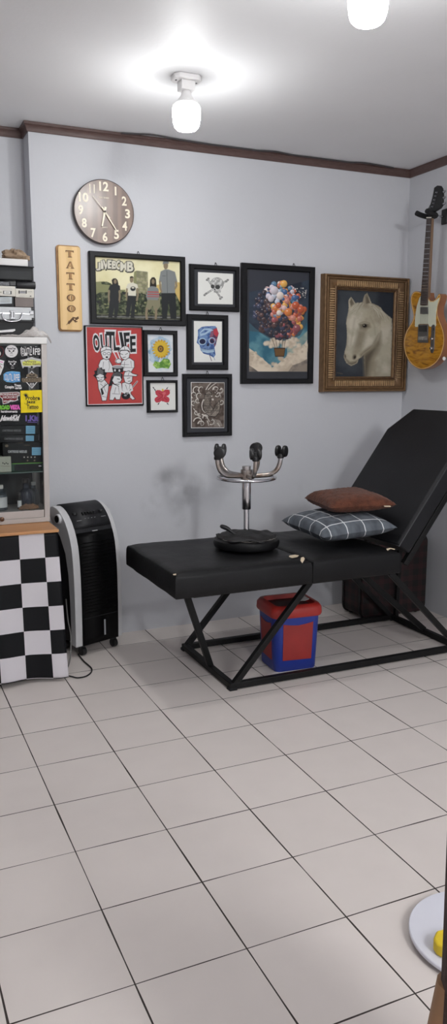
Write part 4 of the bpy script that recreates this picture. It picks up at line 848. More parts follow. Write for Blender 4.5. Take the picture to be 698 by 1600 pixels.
for k in range(3):
    q = G(352, 150 + k * 45, XG + .01); MB(m_chrome).tube([q, q + V((0, -.012, 0)), q + V((0, -.014, 0)), q + V((0, -.026, .004))], [.003, .003, .008, .006], n=10).build('tuning_key', hs)
for k in range(6):
    f_ = (k + .5) / 6; MB(m_nick).tube([p0.lerp(p1, f_) + V((-.012, 0, 0)), G(180 + k * 11.5, 1242, XG - .0135)], .0006, n=5).build('string', gt)
mb = MB(mat('white_sticker', (222, 222, 220), .5)); q = G(362, 1408, XG + .02); MB
mb.lathe([(.011, 0), (.011, .001), (0, .001)], (q.x, q.y - .004, q.z), n=18, M=Matrix.Rotation(PI / 2, 3, 'X') @ Matrix.Identity(3)).build('round_white_sticker', gt)
# hanger
yk = G(264, 322, XG + .02)
hg = thing('guitar_hanger', 'black padded wall hook holding the guitar by its neck', 'hook', (XR, yk.y, yk.z - .03))
MB(m_blk).box((XR - .008, yk.y, yk.z), (.014, .05, .085)).build('wall_plate', hg, bevel=.004)
MB(m_chrome).tube([(XR - .015, yk.y, yk.z), (XG + .058, yk.y, yk.z)], .006).build('arm', hg)
MB(m_rub).tube(smooth_path([(XG - .050, yk.y + .044, yk.z + .016), (XG - .02, yk.y + .041, yk.z + .006), (XG + .025, yk.y + .034, yk.z - .002), (XG + .052, yk.y, yk.z - .002), (XG + .025, yk.y - .034, yk.z - .002), (XG - .02, yk.y - .041, yk.z + .006), (XG - .045, yk.y - .044, yk.z + .012)], 5), [.013] + [.0145] * 29 + [.013], n=14).build('padded_yoke', hg)

# ------------------------------------------------------------------ treatment bed
m_vinyl = mat('black_vinyl', (17, 17, 19), .46, var=.2, scale=6, bump=.10, bscale=40, spec=.26); m_metal = mat('black_painted_steel', (13, 13, 14), .5, var=.2, scale=20, spec=.3); m_tear = mat('torn_lining', (206, 190, 164), .8)
YN, YFAR = 3.18, 3.885; ZT, ZB_ = .606, .487
bed = thing('massage_bed', 'black vinyl treatment bed with raised backrest on a black steel frame', 'bed', (1.9, 3.54, 0))
def pad(x0, x1, name):
    mb = MB(m_vinyl); nx, ny = 40, 30
    def fn(u, v):
        x = x0 + (x1 - x0) * u; y = YN + (YFAR - YN) * v; e = min(u * (x1 - x0), (1 - u) * (x1 - x0), v * (YFAR - YN), (1 - v) * (YFAR - YN))
        return V((x, y, ZT - .012 * math.exp(-e / .02) + .004 * noise.noise((x * 5, y * 5, 1)) + .0015 * noise.noise((x * 22, y * 14, 4))))
    top = [fn(i / (nx - 1), j / (ny - 1)) for j in range(ny) for i in range(nx)]
    mb.add(top, [(j * nx + i, j * nx + i + 1, (j + 1) * nx + i + 1, (j + 1) * nx + i) for j in range(ny - 1) for i in range(nx - 1)])
    per = [top[i] for i in range(nx)] + [top[j * nx + nx - 1] for j in range(1, ny)] + [top[(ny - 1) * nx + i] for i in range(nx - 2, -1, -1)] + [top[j * nx] for j in range(ny - 2, 0, -1)]
    n = len(per); cx_, cy_ = (x0 + x1) / 2, (YN + YFAR) / 2
    def off(p, d): return V((p.x + d * (1 if p.x >= x1 - 1e-4 else (-1 if p.x <= x0 + 1e-4 else 0)), p.y + d * (1 if p.y >= YFAR - 1e-4 else (-1 if p.y <= YN + 1e-4 else 0)), 0))
    rows = [per]
    for dz, d in ((.006, .004), (.018, .007), (.06, .009 ), (.1, .008), (ZT - ZB_ - .014, .004)):
        rows.append([V((off(p, d + .003 * noise.noise((p.x * 6, p.y * 6, dz * 20))).x, off(p, d + .003 * noise.noise((p.x * 6, p.y * 6, dz * 20))).y, p.z - dz)) for p in per])
    rows.append([V((p.x, p.y, ZB_)) for p in per])
    vs = [p for r_ in rows for p in r_]; m_ = len(rows)
    mb.add(vs, [(k * n + i, k * n + (i + 1) % n, (k + 1) * n + (i + 1) % n, (k + 1) * n + i) for k in range(m_ - 1) for i in range(n)])
    mb.add([V((x0 + .002, YN + .002, ZB_)), V((x1 - .002, YN + .002, ZB_)), V((x1 - .002, YFAR - .002, ZB_)), V((x0 + .002, YFAR - .002, ZB_))], [(0, 1, 2, 3)])
    return mb.build(name, bed, angle=60)
pad1 = pad(1.195, 1.868, 'seat_pad'); pad2 = pad(1.888, 2.372, 'seat_pad')
MB(m_metal).bb((1.30, 3.24, .466), (2.36, 3.84, .486)).build('under_frame', bed, bevel=.002)
def tear(par, pts, y=None):
    a = Art(lambda u, v: at(u, v, YN - .0125) if y is None else atz(u, v, y)); a.poly(pts, m_tear); a.build('torn_patch', par)['label'] = 'pale tear in the black vinyl'
tear(pad1, [(452, 868), (460, 866.5), (467, 867.5), (464, 870.5), (456, 872), (451, 870)], ZT + .0035)
tear(pad1, [(470, 871), (474, 870), (476, 873), (474, 877), (472, 880), (469, 876)]); tear(pad2, [(603, 857.5), (609, 856), (617, 857.5), (616, 859), (610, 857.6), (605, 860.5)]); tear(pad1, [(270, 897), (275, 896), (275, 898.5), (271, 899)])
AB = R(54); BS = V((math.cos(AB), 0, math.sin(AB))); BN = V((-math.sin(AB), 0, math.cos(AB))); BP = V((2.388, 0, .652)); m_vback = mat('black_vinyl_back', (27, 27, 30), .5, var=.15, scale=6, bump=.06, bscale=60, spec=.26); Y0, Y1 = 3.19, 3.85
def bp_(s, y, d=0): return BP + BS * s + V((0, y, 0)) + BN * d
outline = [(-.028, Y0), (.63, Y0), (.772, Y0 + .12), (.772, Y1 - .12), (.63, Y1), (-.028, Y1)]
br_ = MB(m_vback).prism([bp_(s, y) for s, y in outline], -BN * .095).build('backrest', bed, bevel=.014, seg=3, angle=35)
m_pipe = mat('vinyl_piping', (52, 52, 56), .35)
MB(m_pipe).tube([bp_(s, y, -.012) + V((0, -.0015 if y == Y0 else .0015 if y == Y1 else 0, 0)) for s, y in outline], .0035, n=8, closed=True).build('piping', br_)
mb = MB(m_metal)
for y in (Y0 + .02, Y1 - .02): mb.bar(bp_(-.08, y, -.112), bp_(.70, y, -.112), .03, .03, up=(0, 1, 0))
for s in (.05, .65): mb.bar(bp_(s, Y0 + .02, -.112), bp_(s, Y1 - .02, -.112), .03, .028)
mb.build('backrest_frame', bed, bevel=.002)
XF0, XF1, YF0, YF1, tb = 1.490, 2.835, 3.238, 3.842, .030
mb = MB(m_metal)
for y in (YF0, YF1): mb.bar((XF0 - tb / 2, y, .020), (XF1 + tb / 2, y, .020), tb, tb)
for x in (XF0, XF1): mb.bar((x, YF0, .020), (x, YF1, .020), tb, tb)
mb.build('base_frame', bed, bevel=.002)
for y in (YF0, YF1):
    MB(m_metal).bar((XF0 + .004, y, .018), (1.90, y, .478), .028, .028).build('leg', bed, bevel=.002)
    MB(m_metal).bar((XF1 - .004, y, .018), (2.365, y, .478), .028, .028).build('leg', bed, bevel=.002)
    for x in (XF0, XF1): MB(m_rub).bb((x - .02, y - .02, 0), (x + .02, y + .02, .014)).build('foot_cap', bed, bevel=.003)
MB(m_metal).bar((XF0, 3.50, .03), (1.345, 3.50, .474), .030, .03).build('strut', bed, bevel=.002)
MB(m_metal).bar((XF1, 3.54, .03), (2.31, 3.54, .474), .030, .03).build('strut', bed, bevel=.002)
for y in (Y0 + .03, Y1 - .03): MB(m_metal).bar(bp_(.66, y, -.125), (XF1 + .012, y, .03), .025, .025).build('backrest_prop', bed, bevel=.002)

# ------------------------------------------------------------------ upside-down stool on the bed
m_rust = ramp_mat('tarnished_chrome', [(.35, (196, 194, 196)), (.6, (170, 160, 152)), (.8, (120, 92, 74))], scale=16, detail=6, rough=.28, metal=1)
sx_, sy_ = 1.700, 3.525; z0 = ZT + .004
st = thing('upturned_stool', 'round black stool turned upside down on the bed, casters in the air', 'stool', (sx_, sy_, z0))
MB(m_vinyl).lathe([(.10, 0), (.145, .002), (.161, .012), (.166, .03), (.162, .046), (.15, .054), (.02, .054)], (sx_, sy_, z0), n=48).build('seat', st)
def torn(u, v):
    an = 2 * PI * u; r = .022 + v * (.128 + .022 * noise.noise((math.cos(an) * 2.2, math.sin(an) * 2.2, 3)) + .01 * math.sin(an * 7))
    h = .064 + .024 * (1 - v) ** .8 + .012 * noise.noise((r * math.cos(an) * 18, r * math.sin(an) * 18, 8)) - .006 * v + (.014 if v > .9 else 0) * noise.noise((an * 2, 0, 1))
    return V((sx_ + r * math.cos(an), sy_ + r * math.sin(an), z0 + h))
MB(mat('torn_black_cover', (24, 23, 25), .6, var=.3, scale=20, bump=.3, bscale=60)).grid(torn, 48, 12, wrapu=True).build('torn_cover', st, angle=80, solid=.003)
fr = []
for k in range(44):
    an = R(190 + k * 3.6); r = .146 + random.uniform(-.006, .007); fr.append((sx_ + r * math.cos(an), sy_ + r * math.sin(an), z0 + .057 + random.uniform(-.001, .002)))
MB(mat('frayed_lining', (110, 106, 102), .9, var=.4, scale=60)).tube(fr, .0016, n=5).build('frayed_edge', st)
tl = V((-.004, 0, 1)).normalized()
def ax(h): return V((sx_, sy_, z0)) + tl * h
MB(m_chrome).tube([ax(.05), ax(.075), ax(.08), ax(.20)], [.034, .026, .0135, .0135], n=20).build('piston', st)
MB(m_chrome).tube([ax(.195), ax(.198), ax(.31), ax(.345)], [.020, .0225, .0225, .0225], n=24).build('gas_column', st)
hub = MB(m_rust).tube([ax(.330), ax(.334), ax(.392), ax(.394), ax(.41)], [.026, .029, .029, .021, .021], n=24).build('hub', st)
lv = smooth_path([ax(.06) + V((-.03, -.03, 0)), ax(.078) + V((-.07, .0, 0)), ax(.10) + V((-.095, .02, 0)), ax(.113) + V((-.125, .04, 0))], 4)
MB(m_blk).tube(lv, [.005] * 6 + [.008, .010, .011, .0115, .011, .010, .006], n=10).build('height_lever', st)
va = math.atan2(sx_, sy_); vr = V((math.cos(va), -math.sin(va), 0)); vb = V((math.sin(va), math.cos(va), 0))
cr_ = ax(.352); MB(m_chrome).tube([cr_ + vr * .142 * math.cos(2 * PI * k / 48) + vb * .142 * math.sin(2 * PI * k / 48) for k in range(48)], .0075, n=10, closed=True).build('foot_ring', st)
for k in range(5):
    an = R(-3 + 72 * k); d = vr * math.cos(an) + vb * math.sin(an); b_ = ax(.362)
    MB(m_rust).tube(smooth_path([b_ + d * .026, b_ + d * .07 + V((0, 0, .002)), b_ + d * .115 + V((0, 0, .008)), b_ + d * .148 + V((0, 0, .03)), b_ + d * .163 + V((0, 0, .062)), b_ + d * .167 + V((0, 0, .092))], 5), .0115, n=12).build('leg', st)
    top = b_ + d * .167 + V((0, 0, .088)); cst = MB(m_blk).tube([top, top + V((0, 0, .008)), top + V((0, 0, .022))], [.016, .017, .014], n=16)
    s_ = R(40 + 97 * k); fx = V((math.cos(s_), math.sin(s_), 0)); axd = V((-fx.y, fx.x, 0)); wc = top + fx * .012 + V((0, 0, .034))
    cst.box(wc + V((0, 0, -.006)), (.022, .010, .03), rot=rotz(s_)); cs = cst.build('caster', st, bevel=.002)
    Mw = Matrix((fx, V((0, 0, 1)), axd)).transposed()
    for sg in (-1, 1): MB(m_blk).lathe([(0, -.009), (.017, -.011), (.027, -.007), (.029, 0), (.027, .007), (.017, .011), (0, .011)], wc + axd * sg * .018, n=24, M=Mw).build('wheel', cs)

# ------------------------------------------------------------------ cushions
def cushion(name, label, cs, thick, m, group, extra=0, fuzz=0, puff=.5):
    A, B, Cc, D = [V(c) for c in cs]; n = 36; mb = MB(m); uv = []; nrm = (B - A).cross(D - A).normalized()
    if nrm.z < 0: nrm = -nrm
    cen = (A + B + Cc + D) / 4
    def side(sg):
        vs = []
        for j in range(n):
            for i in range(n):
                u, v = i / (n - 1), j / (n - 1); x, y = 2 * u - 1, 2 * v - 1
                px_ = (1 - .055 * (1 - y * y) * abs(x) ** 3) * x; py_ = (1 - .055 * (1 - x * x) * abs(y) ** 3) * y   # sides draw in between the corners
                uu, vv = (px_ + 1) / 2, (py_ + 1) / 2; p = A.lerp(B, uu).lerp(D.lerp(Cc, uu), vv)
                h = ((1 - x ** 4) * (1 - y ** 4)) ** puff * thick / 2
                h *= 1 + .10 * noise.noise((u * 3 + extra, v * 3, sg)) + .05 * noise.noise((u * 8, v * 8 + extra, sg))
                w = V((noise.noise((u * 60, v * 60, 1 + extra)), noise.noise((u * 60, v * 60, 5 + extra)), noise.noise((u * 60, v * 60, 9 + extra)))) * fuzz
                vs.append(p + nrm * h * sg * (1 if sg > 0 else .8) + w * (1 if h > .004 else 0)); uv.append((u, v))
        fs = [(j * n + i, j * n + i + 1, (j + 1) * n + i + 1, (j + 1) * n + i) for j in range(n - 1) for i in range(n - 1)]
        mb.add(vs, fs if sg > 0 else [f[::-1] for f in fs])
    side(1); side(-1)
    low = min(p.z for p in mb.v); t = thing(name, label, 'cushion', (cen.x, cen.y, low), group)
    o = mb.build('cover', t, angle=180, fix=False, uv=uv)
    return t, cs, nrm
def grid_fabric(name):
    m = bpy.data.materials.new(name); m.use_nodes = True; nt = m.node_tree; b = nt.nodes['Principled BSDF']; N = nt.nodes.new; L = nt.links.new
    uvn = N('ShaderNodeUVMap'); uvn.uv_map = 'UVMap'; sp = N('ShaderNodeSeparateXYZ'); L(uvn.outputs[0], sp.inputs[0]); tot = None
    for ax_, k, off in (('X', 4.0, .45), ('Y', 4.2, .55)):
        q = N('ShaderNodeMath'); q.operation = 'MULTIPLY_ADD'; q.inputs[1].default_value = k; q.inputs[2].default_value = off; L(sp.outputs[ax_], q.inputs[0])
        f = N('ShaderNodeMath'); f.operation = 'FRACT'; L(q.outputs[0], f.inputs[0]); l = N('ShaderNodeMath'); l.operation = 'LESS_THAN'; l.inputs[1].default_value = .052; L(f.outputs[0], l.inputs[0])
        if tot is None: tot = l.outputs[0]
        else: x = N('ShaderNodeMath'); x.operation = 'MAXIMUM'; L(tot, x.inputs[0]); L(l.outputs[0], x.inputs[1]); tot = x.outputs[0]
    nz = N('ShaderNodeTexNoise'); nz.inputs['Scale'].default_value = 9; nz.inputs['Detail'].default_value = 6; L(uvn.outputs[0], nz.inputs['Vector'])
    cr = N('ShaderNodeValToRGB'); e = cr.color_ramp.elements; e[0].position = .3; e[1].position = .7; e[0].color = rgb((70, 75, 82)); e[1].color = rgb((104, 110, 118)); L(nz.outputs['Fac'], cr.inputs['Fac'])
    mx = N('ShaderNodeMix'); mx.data_type = 'RGBA'; L(tot, mx.inputs['Factor']); L(cr.outputs['Color'], mx.inputs[6]); mx.inputs[7].default_value = rgb((214, 216, 218)); L(mx.outputs[2], b.inputs['Base Color']); b.inputs['Roughness'].default_value = .85
    return m
GC = 'cushions piled against the backrest'
t, cs, nrm = cushion('grey_cushion', 'grey cushion with a white line grid, underneath on the bed', CUSH_G, .125, grid_fabric('grey_grid_fabric'), GC, 2)
t, cs, nrm = cushion('brown_cushion', 'brown fleecy cushion lying on top of the grey one', CUSH_B, .105, mat('brown_fleece', (94, 52, 35), .95, var=.3, scale=35, bump=.6, bscale=120, sheen=.1), GC, 5, .005)
q = V(CUSH_B[2]).lerp(V(CUSH_B[1]), .12) + V((-.012, 0, -.004)); MB(mat('cushion_tag', (220, 204, 180), .8)).box(q, (.030, .022, .003), rot=rotz(-.4)).build('sewn_tag', t)

# ------------------------------------------------------------------ bin
m_blue = mat('blue_plastic', (30, 52, 140), .42, var=.06); m_redp = mat('red_plastic', (166, 44, 38), .42, var=.06); m_redd = mat('dark_red_panel', (150, 44, 40), .5, var=.1); m_liner = mat('pale_bag_liner', (196, 190, 190), .6)
bcx, bcy, ba_ = 1.898, 3.437, R(-4)
bn = thing('pedal_bin', 'blue plastic bin with red lid and panels under the bed', 'bin', (bcx, bcy, 0))
def rr2(hw, hd, r, n=6):
    out = []
    for sx, sy, a0 in ((1, 1, 0), (-1, 1, 90), (-1, -1, 180), (1, -1, 270)):
        for k in range(n + 1): t_ = R(a0 + 90 * k / n); out.append((sx * (hw - r) + r * math.cos(t_), sy * (hd - r) + r * math.sin(t_)))
    return out
Mb = rotz(ba_)
def loft(rings, m, cap=True):
    mb = MB(m); n = len(rings[0][0]); vs = []
    for pts, z in rings: vs += [V((bcx, bcy, 0)) + Mb @ V((x, y, z)) for x, y in pts]
    fs = [(k * n + i, k * n + (i + 1) % n, (k + 1) * n + (i + 1) % n, (k + 1) * n + i) for k in range(len(rings) - 1) for i in range(n)]
    if cap: fs += [tuple(range(n))[::-1], tuple((len(rings) - 1) * n + i for i in range(n))]
    return mb.add(vs, fs)
loft([(rr2(.112, .100, .03), .001), (rr2(.115, .103, .034), .012), (rr2(.126, .118, .04), .295)], m_blue).build('body', bn, angle=40)
def panel(face, w, zb, zt, name):
    pts = []; 
    for x, z in ((-w, zb + .005), (w, zb), (w * 1.04, zt), (w * .5, zt - .008), (0, zt - .012), (-w * .5, zt - .008), (-w * 1.04, zt)):
        d = (.115 if face == 'L' else .103) + (.0115 if face == 'L' else .0152) * (z - .012) / .283 + .0008
        p = V((x, -d, z)) if face == 'F' else V((-d, -x, z)); pts.append(V((bcx, bcy, 0)) + Mb @ p)
    nn = Mb @ (V((0, -1, 0)) if face == 'F' else V((-1, 0, 0))); MB(m_redd).prism(pts, nn * .0015).build(name, bn, smooth=False)
panel('F', .078, .055, .250, 'front_panel'); panel('L', .062, .055, .250, 'side_panel')
lid = loft([(rr2(.135, .128, .045), .282), (rr2(.139, .132, .048), .292), (rr2(.137, .130, .048), .322), (rr2(.126, .119, .045), .338), (rr2(.108, .10, .03), .340), (rr2(.104, .096, .03), .318)], m_redp, True).build('lid', bn, angle=50)
loft([(rr2(.102, .094, .03), .3185), (rr2(.06, .05, .02), .324)], mat('dark_red_flap', (64, 20, 20), .5)).build('lid_flap', bn, angle=50)
def crump(px, zoff, seed, amp=.006, nn=8):
    A, B, Cc, D = px
    return lambda u, v: (lambda p: V((p[0], p[1], zoff + .004 * math.sin(u * 6) + amp * noise.noise((u * 4 + seed, v * 4, seed)))))(((1 - v) * ((1 - u) * A[0] + u * B[0]) + v * ((1 - u) * D[0] + u * Cc[0]), (1 - v) * ((1 - u) * A[1] + u * B[1]) + v * ((1 - u) * D[1] + u * Cc[1])))
MB(m_liner).grid(crump(((bcx - .045, bcy - .085), (bcx + .09, bcy - .05), (bcx + .105, bcy + .03), (bcx + .02, bcy - .01)), .346, 3), 10, 8).build('bag_liner', bn, solid=.001)

# ------------------------------------------------------------------ tartan suitcase behind the bed
def plaid():
    m = bpy.data.materials.new('dark_tartan'); m.use_nodes = True; nt = m.node_tree; b = nt.nodes['Principled BSDF']; N = nt.nodes.new; L = nt.links.new
    tc = N('ShaderNodeTexCoord'); sp = N('ShaderNodeSeparateXYZ'); L(tc.outputs['Object'], sp.inputs[0])
    def bands(sock, k, th):
        q = N('ShaderNodeMath'); q.operation = 'MULTIPLY'; q.inputs[1].default_value = k; L(sock, q.inputs[0]); f = N('ShaderNodeMath'); f.operation = 'FRACT'; L(q.outputs[0], f.inputs[0])
        l = N('ShaderNodeMath'); l.operation = 'LESS_THAN'; l.inputs[1].default_value = th; L(f.outputs[0], l.inputs[0]); return l.outputs[0]
    ad = N('ShaderNodeMath'); L(sp.outputs['X'], ad.inputs[0]); L(sp.outputs['Y'], ad.inputs[1])
    s1 = N('ShaderNodeMath'); L(bands(ad.outputs[0], 14, .45), s1.inputs[0]); L(bands(sp.outputs['Z'], 14, .45), s1.inputs[1])
    s2 = N('ShaderNodeMath'); s2.operation = 'MULTIPLY'; s2.inputs[1].default_value = .5; L(s1.outputs[0], s2.inputs[0])
    cr = N('ShaderNodeValToRGB'); e = cr.color_ramp.elements; e[0].color = rgb((18, 14, 15)); e[1].color = rgb((50, 24, 26)); e[0].position = 0; L(s2.outputs[0], cr.inputs['Fac']); L(cr.outputs['Color'], b.inputs['Base Color']); b.inputs['Roughness'].default_value = .8
    return m
su = thing('tartan_suitcase', 'dark red tartan suitcase standing in the corner behind the bed', 'suitcase', (2.88, 4.0, 0))
def rrz(x0, x1, z0, z1, r, y): return rrect(x0, z0, x1, z1, r, y)
MB(plaid()).prism(rrz(2.652, 3.122, .012, .497, .045, 3.893), (0, .225, 0)).build('body', su, bevel=.012, seg=3, angle=50)
for y in (3.915, 4.095): MB(m_blk).tube([(p[0], p[1], p[2]) for p in rrz(2.648, 3.126, .010, .501, .045, y)], .006, n=8, closed=True).build('edge_trim', su)
MB(m_blk).tube(smooth_path([(2.80, 4.005, .497), (2.81, 4.005, .517), (2.887, 4.005, .522), (2.965, 4.005, .517), (2.975, 4.005, .497)], 5), .008).build('carry_handle', su)
for x in (2.70, 3.07):
    for y in (3.93, 4.08): MB(m_rub).lathe([(.014, 0), (.016, .013), (.0, .0135)], (x, y, 0), n=12).build('foot', su)
# ------------------------------------------------------------------ air cooler
m_sil = mat('silver_plastic', (206, 206, 208), .36, .15, var=.03); m_gloss = mat('glossy_black_plastic', (5, 5, 6), .42, var=.1, spec=.12); m_satin = mat('satin_black_plastic', (34, 34, 37), .45, var=.08, spec=.3)
ca = R(20); cu = V((math.cos(ca), math.sin(ca), 0)); cb = V((-math.sin(ca), math.cos(ca), 0)); co_ = V((.945, 3.957, 0)); CW = .262
def cl_(w, d, z): return co_ + cu * w + cb * d + V((0, 0, z))
cool = thing('air_cooler', 'black and silver portable air cooler on wheels beside the counter', 'air cooler', tuple(cl_(CW / 2, .1, 0)))
PR = [(0, .06), (-.003, .20), (-.003, .36), (.000, .46), (.006, .54), (.018, .61), (.042, .675), (.075, .728), (.115, .765), (.155, .784), (.19, .786), (.212, .770), (.216, .74), (.216, .06)]
PR = [(p.x, p.y) for p in smooth_path([(d, z, 0) for d, z in PR[:-1]], 3)] + [PR[-1]]
MB(m_satin).prism([cl_(.012, d + .004, z) for d, z in PR], cu * (CW - .024)).build('body', cool, angle=30)
def side_panel(w0, w1, name):
    front = PR[:-2]; mb = MB(m_sil); inner = [(.205, .715), (.175, .685), (.12, .635), (.075, .55), (.053, .44), (.045, .30), (.043, .18), (.043, .065)]; front = front[::2] + [front[-1]]
    mb.prism([cl_(w0, d - .003, z) for d, z in front + inner], cu * (w1 - w0)); return mb.build(name, cool, bevel=.017, seg=5, angle=50)
spl = side_panel(-.026, .016, 'side_panel'); spr = side_panel(CW - .014, CW + .010, 'side_panel')
# glossy front: grille of louvres, tank cover and gauge; control deck on top
fr_ = [p for p in PR if p[1] < .66]; mb = MB(m_gloss); n = len(fr_)
for i in range(n - 1):
    (d0, z0_), (d1, z1_) = fr_[i], fr_[i + 1]; mb.add([cl_(.018, d0 - .004, z0_), cl_(CW - .018, d0 - .004, z0_), cl_(CW - .018, d1 - .004, z1_), cl_(.018, d1 - .004, z1_)], [(0, 1, 2, 3)])
mb.build('front_cover', cool, angle=60, solid=.003)
mb = MB(m_gloss)
for k in range(22): z = .235 + k * .0175; d = -.003 if z < .42 else (z - .42) ** 2 * .55 - .003; mb.box(cl_(CW / 2, d - .0045, z), (CW - .05, .008, .0035), rot=rotz(ca))
mb.build('grille_louvres', cool)
MB(mat('water_gauge', (150, 152, 156), .2, var=.03)).box(cl_(.155, -.009, .135), (.010, .003, .085), rot=rotz(ca)).build('water_gauge', cool, bevel=.001)
MB(m_satin).box(cl_(CW / 2, -.0075, .205), (CW - .05, .003, .004), rot=rotz(ca)).build('tank_seam', cool)
deck = MB(m_satin); dk_ = [p for p in PR if p[1] >= .675][:-4]
for i in range(len(dk_) - 1):
    (d0, z0_), (d1, z1_) = dk_[i], dk_[i + 1]; deck.add([cl_(.016, d0 + .001, z0_ + .003), cl_(CW - .016, d0 + .001, z0_ + .003), cl_(CW - .016, d1 + .001, z1_ + .003), cl_(.016, d1 + .001, z1_ + .003)], [(0, 1, 2, 3)])
dko = deck.build('control_deck', cool, angle=60, solid=.004)
def on_deck(w, d):
    for (d0, z0_), (d1, z1_) in zip(PR, PR[1:]):
        if d0 <= d <= d1 and z0_ > .5: t_ = (d - d0) / (d1 - d0 + 1e-9); return cl_(w, d, z0_ + t_ * (z1_ - z0_) + .005), V((0, 0, 1)) * (d1 - d0) - cb * (z1_ - z0_)
    return cl_(w, d, .7), V((0, 0, 1))
for k in range(5):
    p, nn = on_deck(.095 + k * .018, .085); nn = nn.normalized(); MB(m_blk).box(p + nn * .004, (.010, .018, .014), rot=rotz(ca)).build('button', dko, bevel=.002)
for w in (.048, .214):
    p, nn = on_deck(w, .087); MB(m_blk).lathe([(.014, 0), (.013, .008), (.005, .010), (0, .010)], p, n=16).build('dial_knob', dko)
mb = MB(m_sil)
for k in range(4): p, nn = on_deck(.1 + k * .02, .066); mb.box(p + nn.normalized() * .0015, (.007, .0025, .0012), rot=rotz(ca))
p, nn = on_deck(.06, .062); mb.box(p, (.03, .0025, .0012), rot=rotz(ca)); p, nn = on_deck(.215, .066); mb.box(p, (.03, .0025, .0012), rot=rotz(ca)); p, nn = on_deck(.135, .032); mb.box(p + nn.normalized() * .0, (.032, .006, .004), rot=rotz(ca)); mb.build('control_marks', dko)
Mc = Matrix((cb, V((0, 0, 1)), cu)).transposed()
for par, w in ((spl, -.028), (spr, CW + .011)):
    MB(m_sil).lathe([(.024, -.012), (.026, -.009), (.026, .009), (.024, .012)], cl_(w, .118, .728), n=24, M=Mc).build('handle', par, bevel=.002)
    MB(m_blk).lathe([(.019, -.013), (.019, .013)], cl_(w, .118, .728), n=20, M=Mc).build('handle_recess', par)
for w in (.03, CW - .03):
    for d in (.03, .185):
        c_ = MB(m_blk).bb(cl_(w, d, .04) - V((.016, .016, 0)), cl_(w, d, .065) + V((.016, .016, 0))).build('caster', cool, bevel=.003)
        MB(m_blk).lathe([(.012, -.012), (.0235, -.011), (.0245, 0), (.0235, .011), (.012, .012)], cl_(w, d - .008, .0252), n=24, M=Mc).build('wheel', c_)
MB(m_rub).tube(smooth_path([atz(u, v, .005) for u, v in ((122, 1022), (131, 1033), (140, 1041), (143.5, 1046), (141, 1052), (133, 1057), (121, 1059), (112, 1057), (104, 1055.5))], 6), .0034, n=8).build('power_cord', cool)
MB(mat('grey_cord', (120, 118, 116), .6)).tube(smooth_path([cl_(-.012, .10, .30), cl_(-.03, .06, .20), cl_(-.035, .03, .12), cl_(-.06, .0, .03), atz(107, 1040, .006), atz(103, 1046, .005)], 6), .0034, n=8).build('water_hose', cool)

# ------------------------------------------------------------------ counter with the checkered cloth
m_wood = ramp_mat('orange_pine', [(.25, (176, 120, 74)), (.75, (196, 142, 92))], 'Y', scale=2, dist=4, detail=4, vec=(.6, 6, 6), rough=.45); m_wd = mat('counter_dark_board', (60, 54, 52), .6)
YCT = 3.70; q = at(92, 827, YCT); XCT, ZCT = q.x, q.z; XCL = -.35
ct = thing('counter', 'wooden counter with the glass cabinet on it at the left edge', 'counter', (.3, 3.98, 0))
MB(m_wood).bb((XCL, YCT, ZCT - .014), (XCT, 4.24, ZCT)).build('worktop', ct, bevel=.002)
MB(m_wd).bb((XCT - .06, YCT + .06, .001), (XCT - .04, 4.23, ZCT - .0145)).build('end_board', ct); MB(m_wd).bb((XCL, YCT + .06, .001), (XCL + .02, 4.23, ZCT - .0145)).build('end_board', ct)
MB(m_wd).bb((XCL + .021, 4.20, .02), (XCT - .061, 4.22, ZCT - .0145)).build('back_board', ct); MB(m_wd).bb((XCL, YCT + .035, ZCT - .08), (XCT - .04, YCT + .059, ZCT - .0146)).build('front_rail', ct)
def check_cloth():
    m = bpy.data.materials.new('checkered_satin'); m.use_nodes = True; nt = m.node_tree; b = nt.nodes['Principled BSDF']; N = nt.nodes.new; L = nt.links.new
    uvn = N('ShaderNodeUVMap'); uvn.uv_map = 'UVMap'; ad = N('ShaderNodeVectorMath'); ad.inputs[1].default_value = (0, 0, .5); L(uvn.outputs[0], ad.inputs[0])
    ck = N('ShaderNodeTexChecker'); ck.inputs['Scale'].default_value = 1; L(ad.outputs[0], ck.inputs['Vector'])
    ck.inputs['Color1'].default_value = rgb((13, 14, 18)); ck.inputs['Color2'].default_value = rgb((212, 208, 213)); L(ck.outputs['Color'], b.inputs['Base Color']); b.inputs['Roughness'].default_value = .5; b.inputs['Specular IOR Level'].default_value = .2
    return m
SQ = .1165; xb = at(70, 870, YCT + .01).x; nu, nv = 90, 46; uv = []; mb = MB(check_cloth()); vs = []
for j in range(nv):
    for i in range(nu):
        u, v = i / (nu - 1), j / (nv - 1); x = XCL + (XCT - .004 - XCL) * u; s = v * .708
        x2 = x + .020 * v ** 1.2 * u ** 8
        y = YCT + .012 - .030 * v ** 1.5 * (u ** 2) - .012 * v * math.sin(x * 26 + .6) * (.35 + .65 * v) - .006 * v * noise.noise((x * 9, s * 5, 2)) - .012 * max(0, u - .93) / .07 * math.sin(v * 3)
        z = ZCT - .0150 - s + .018 * v * (1 - u) * .7 + .004 * v * math.sin(x * 14)
        vs.append(V((x2, y, z))); uv.append(((x - xb) / SQ + 100, v * 6.03 + 1))
mb.add(vs, [(j * nu + i, j * nu + i + 1, (j + 1) * nu + i + 1, (j + 1) * nu + i) for j in range(nv - 1) for i in range(nu - 1)])
cloth = mb.build('checkered_cloth', angle=180, fix=False, uv=uv, solid=.0015); tag(cloth, 'black and white checkered cloth hanging down the front of the counter', 'cloth')

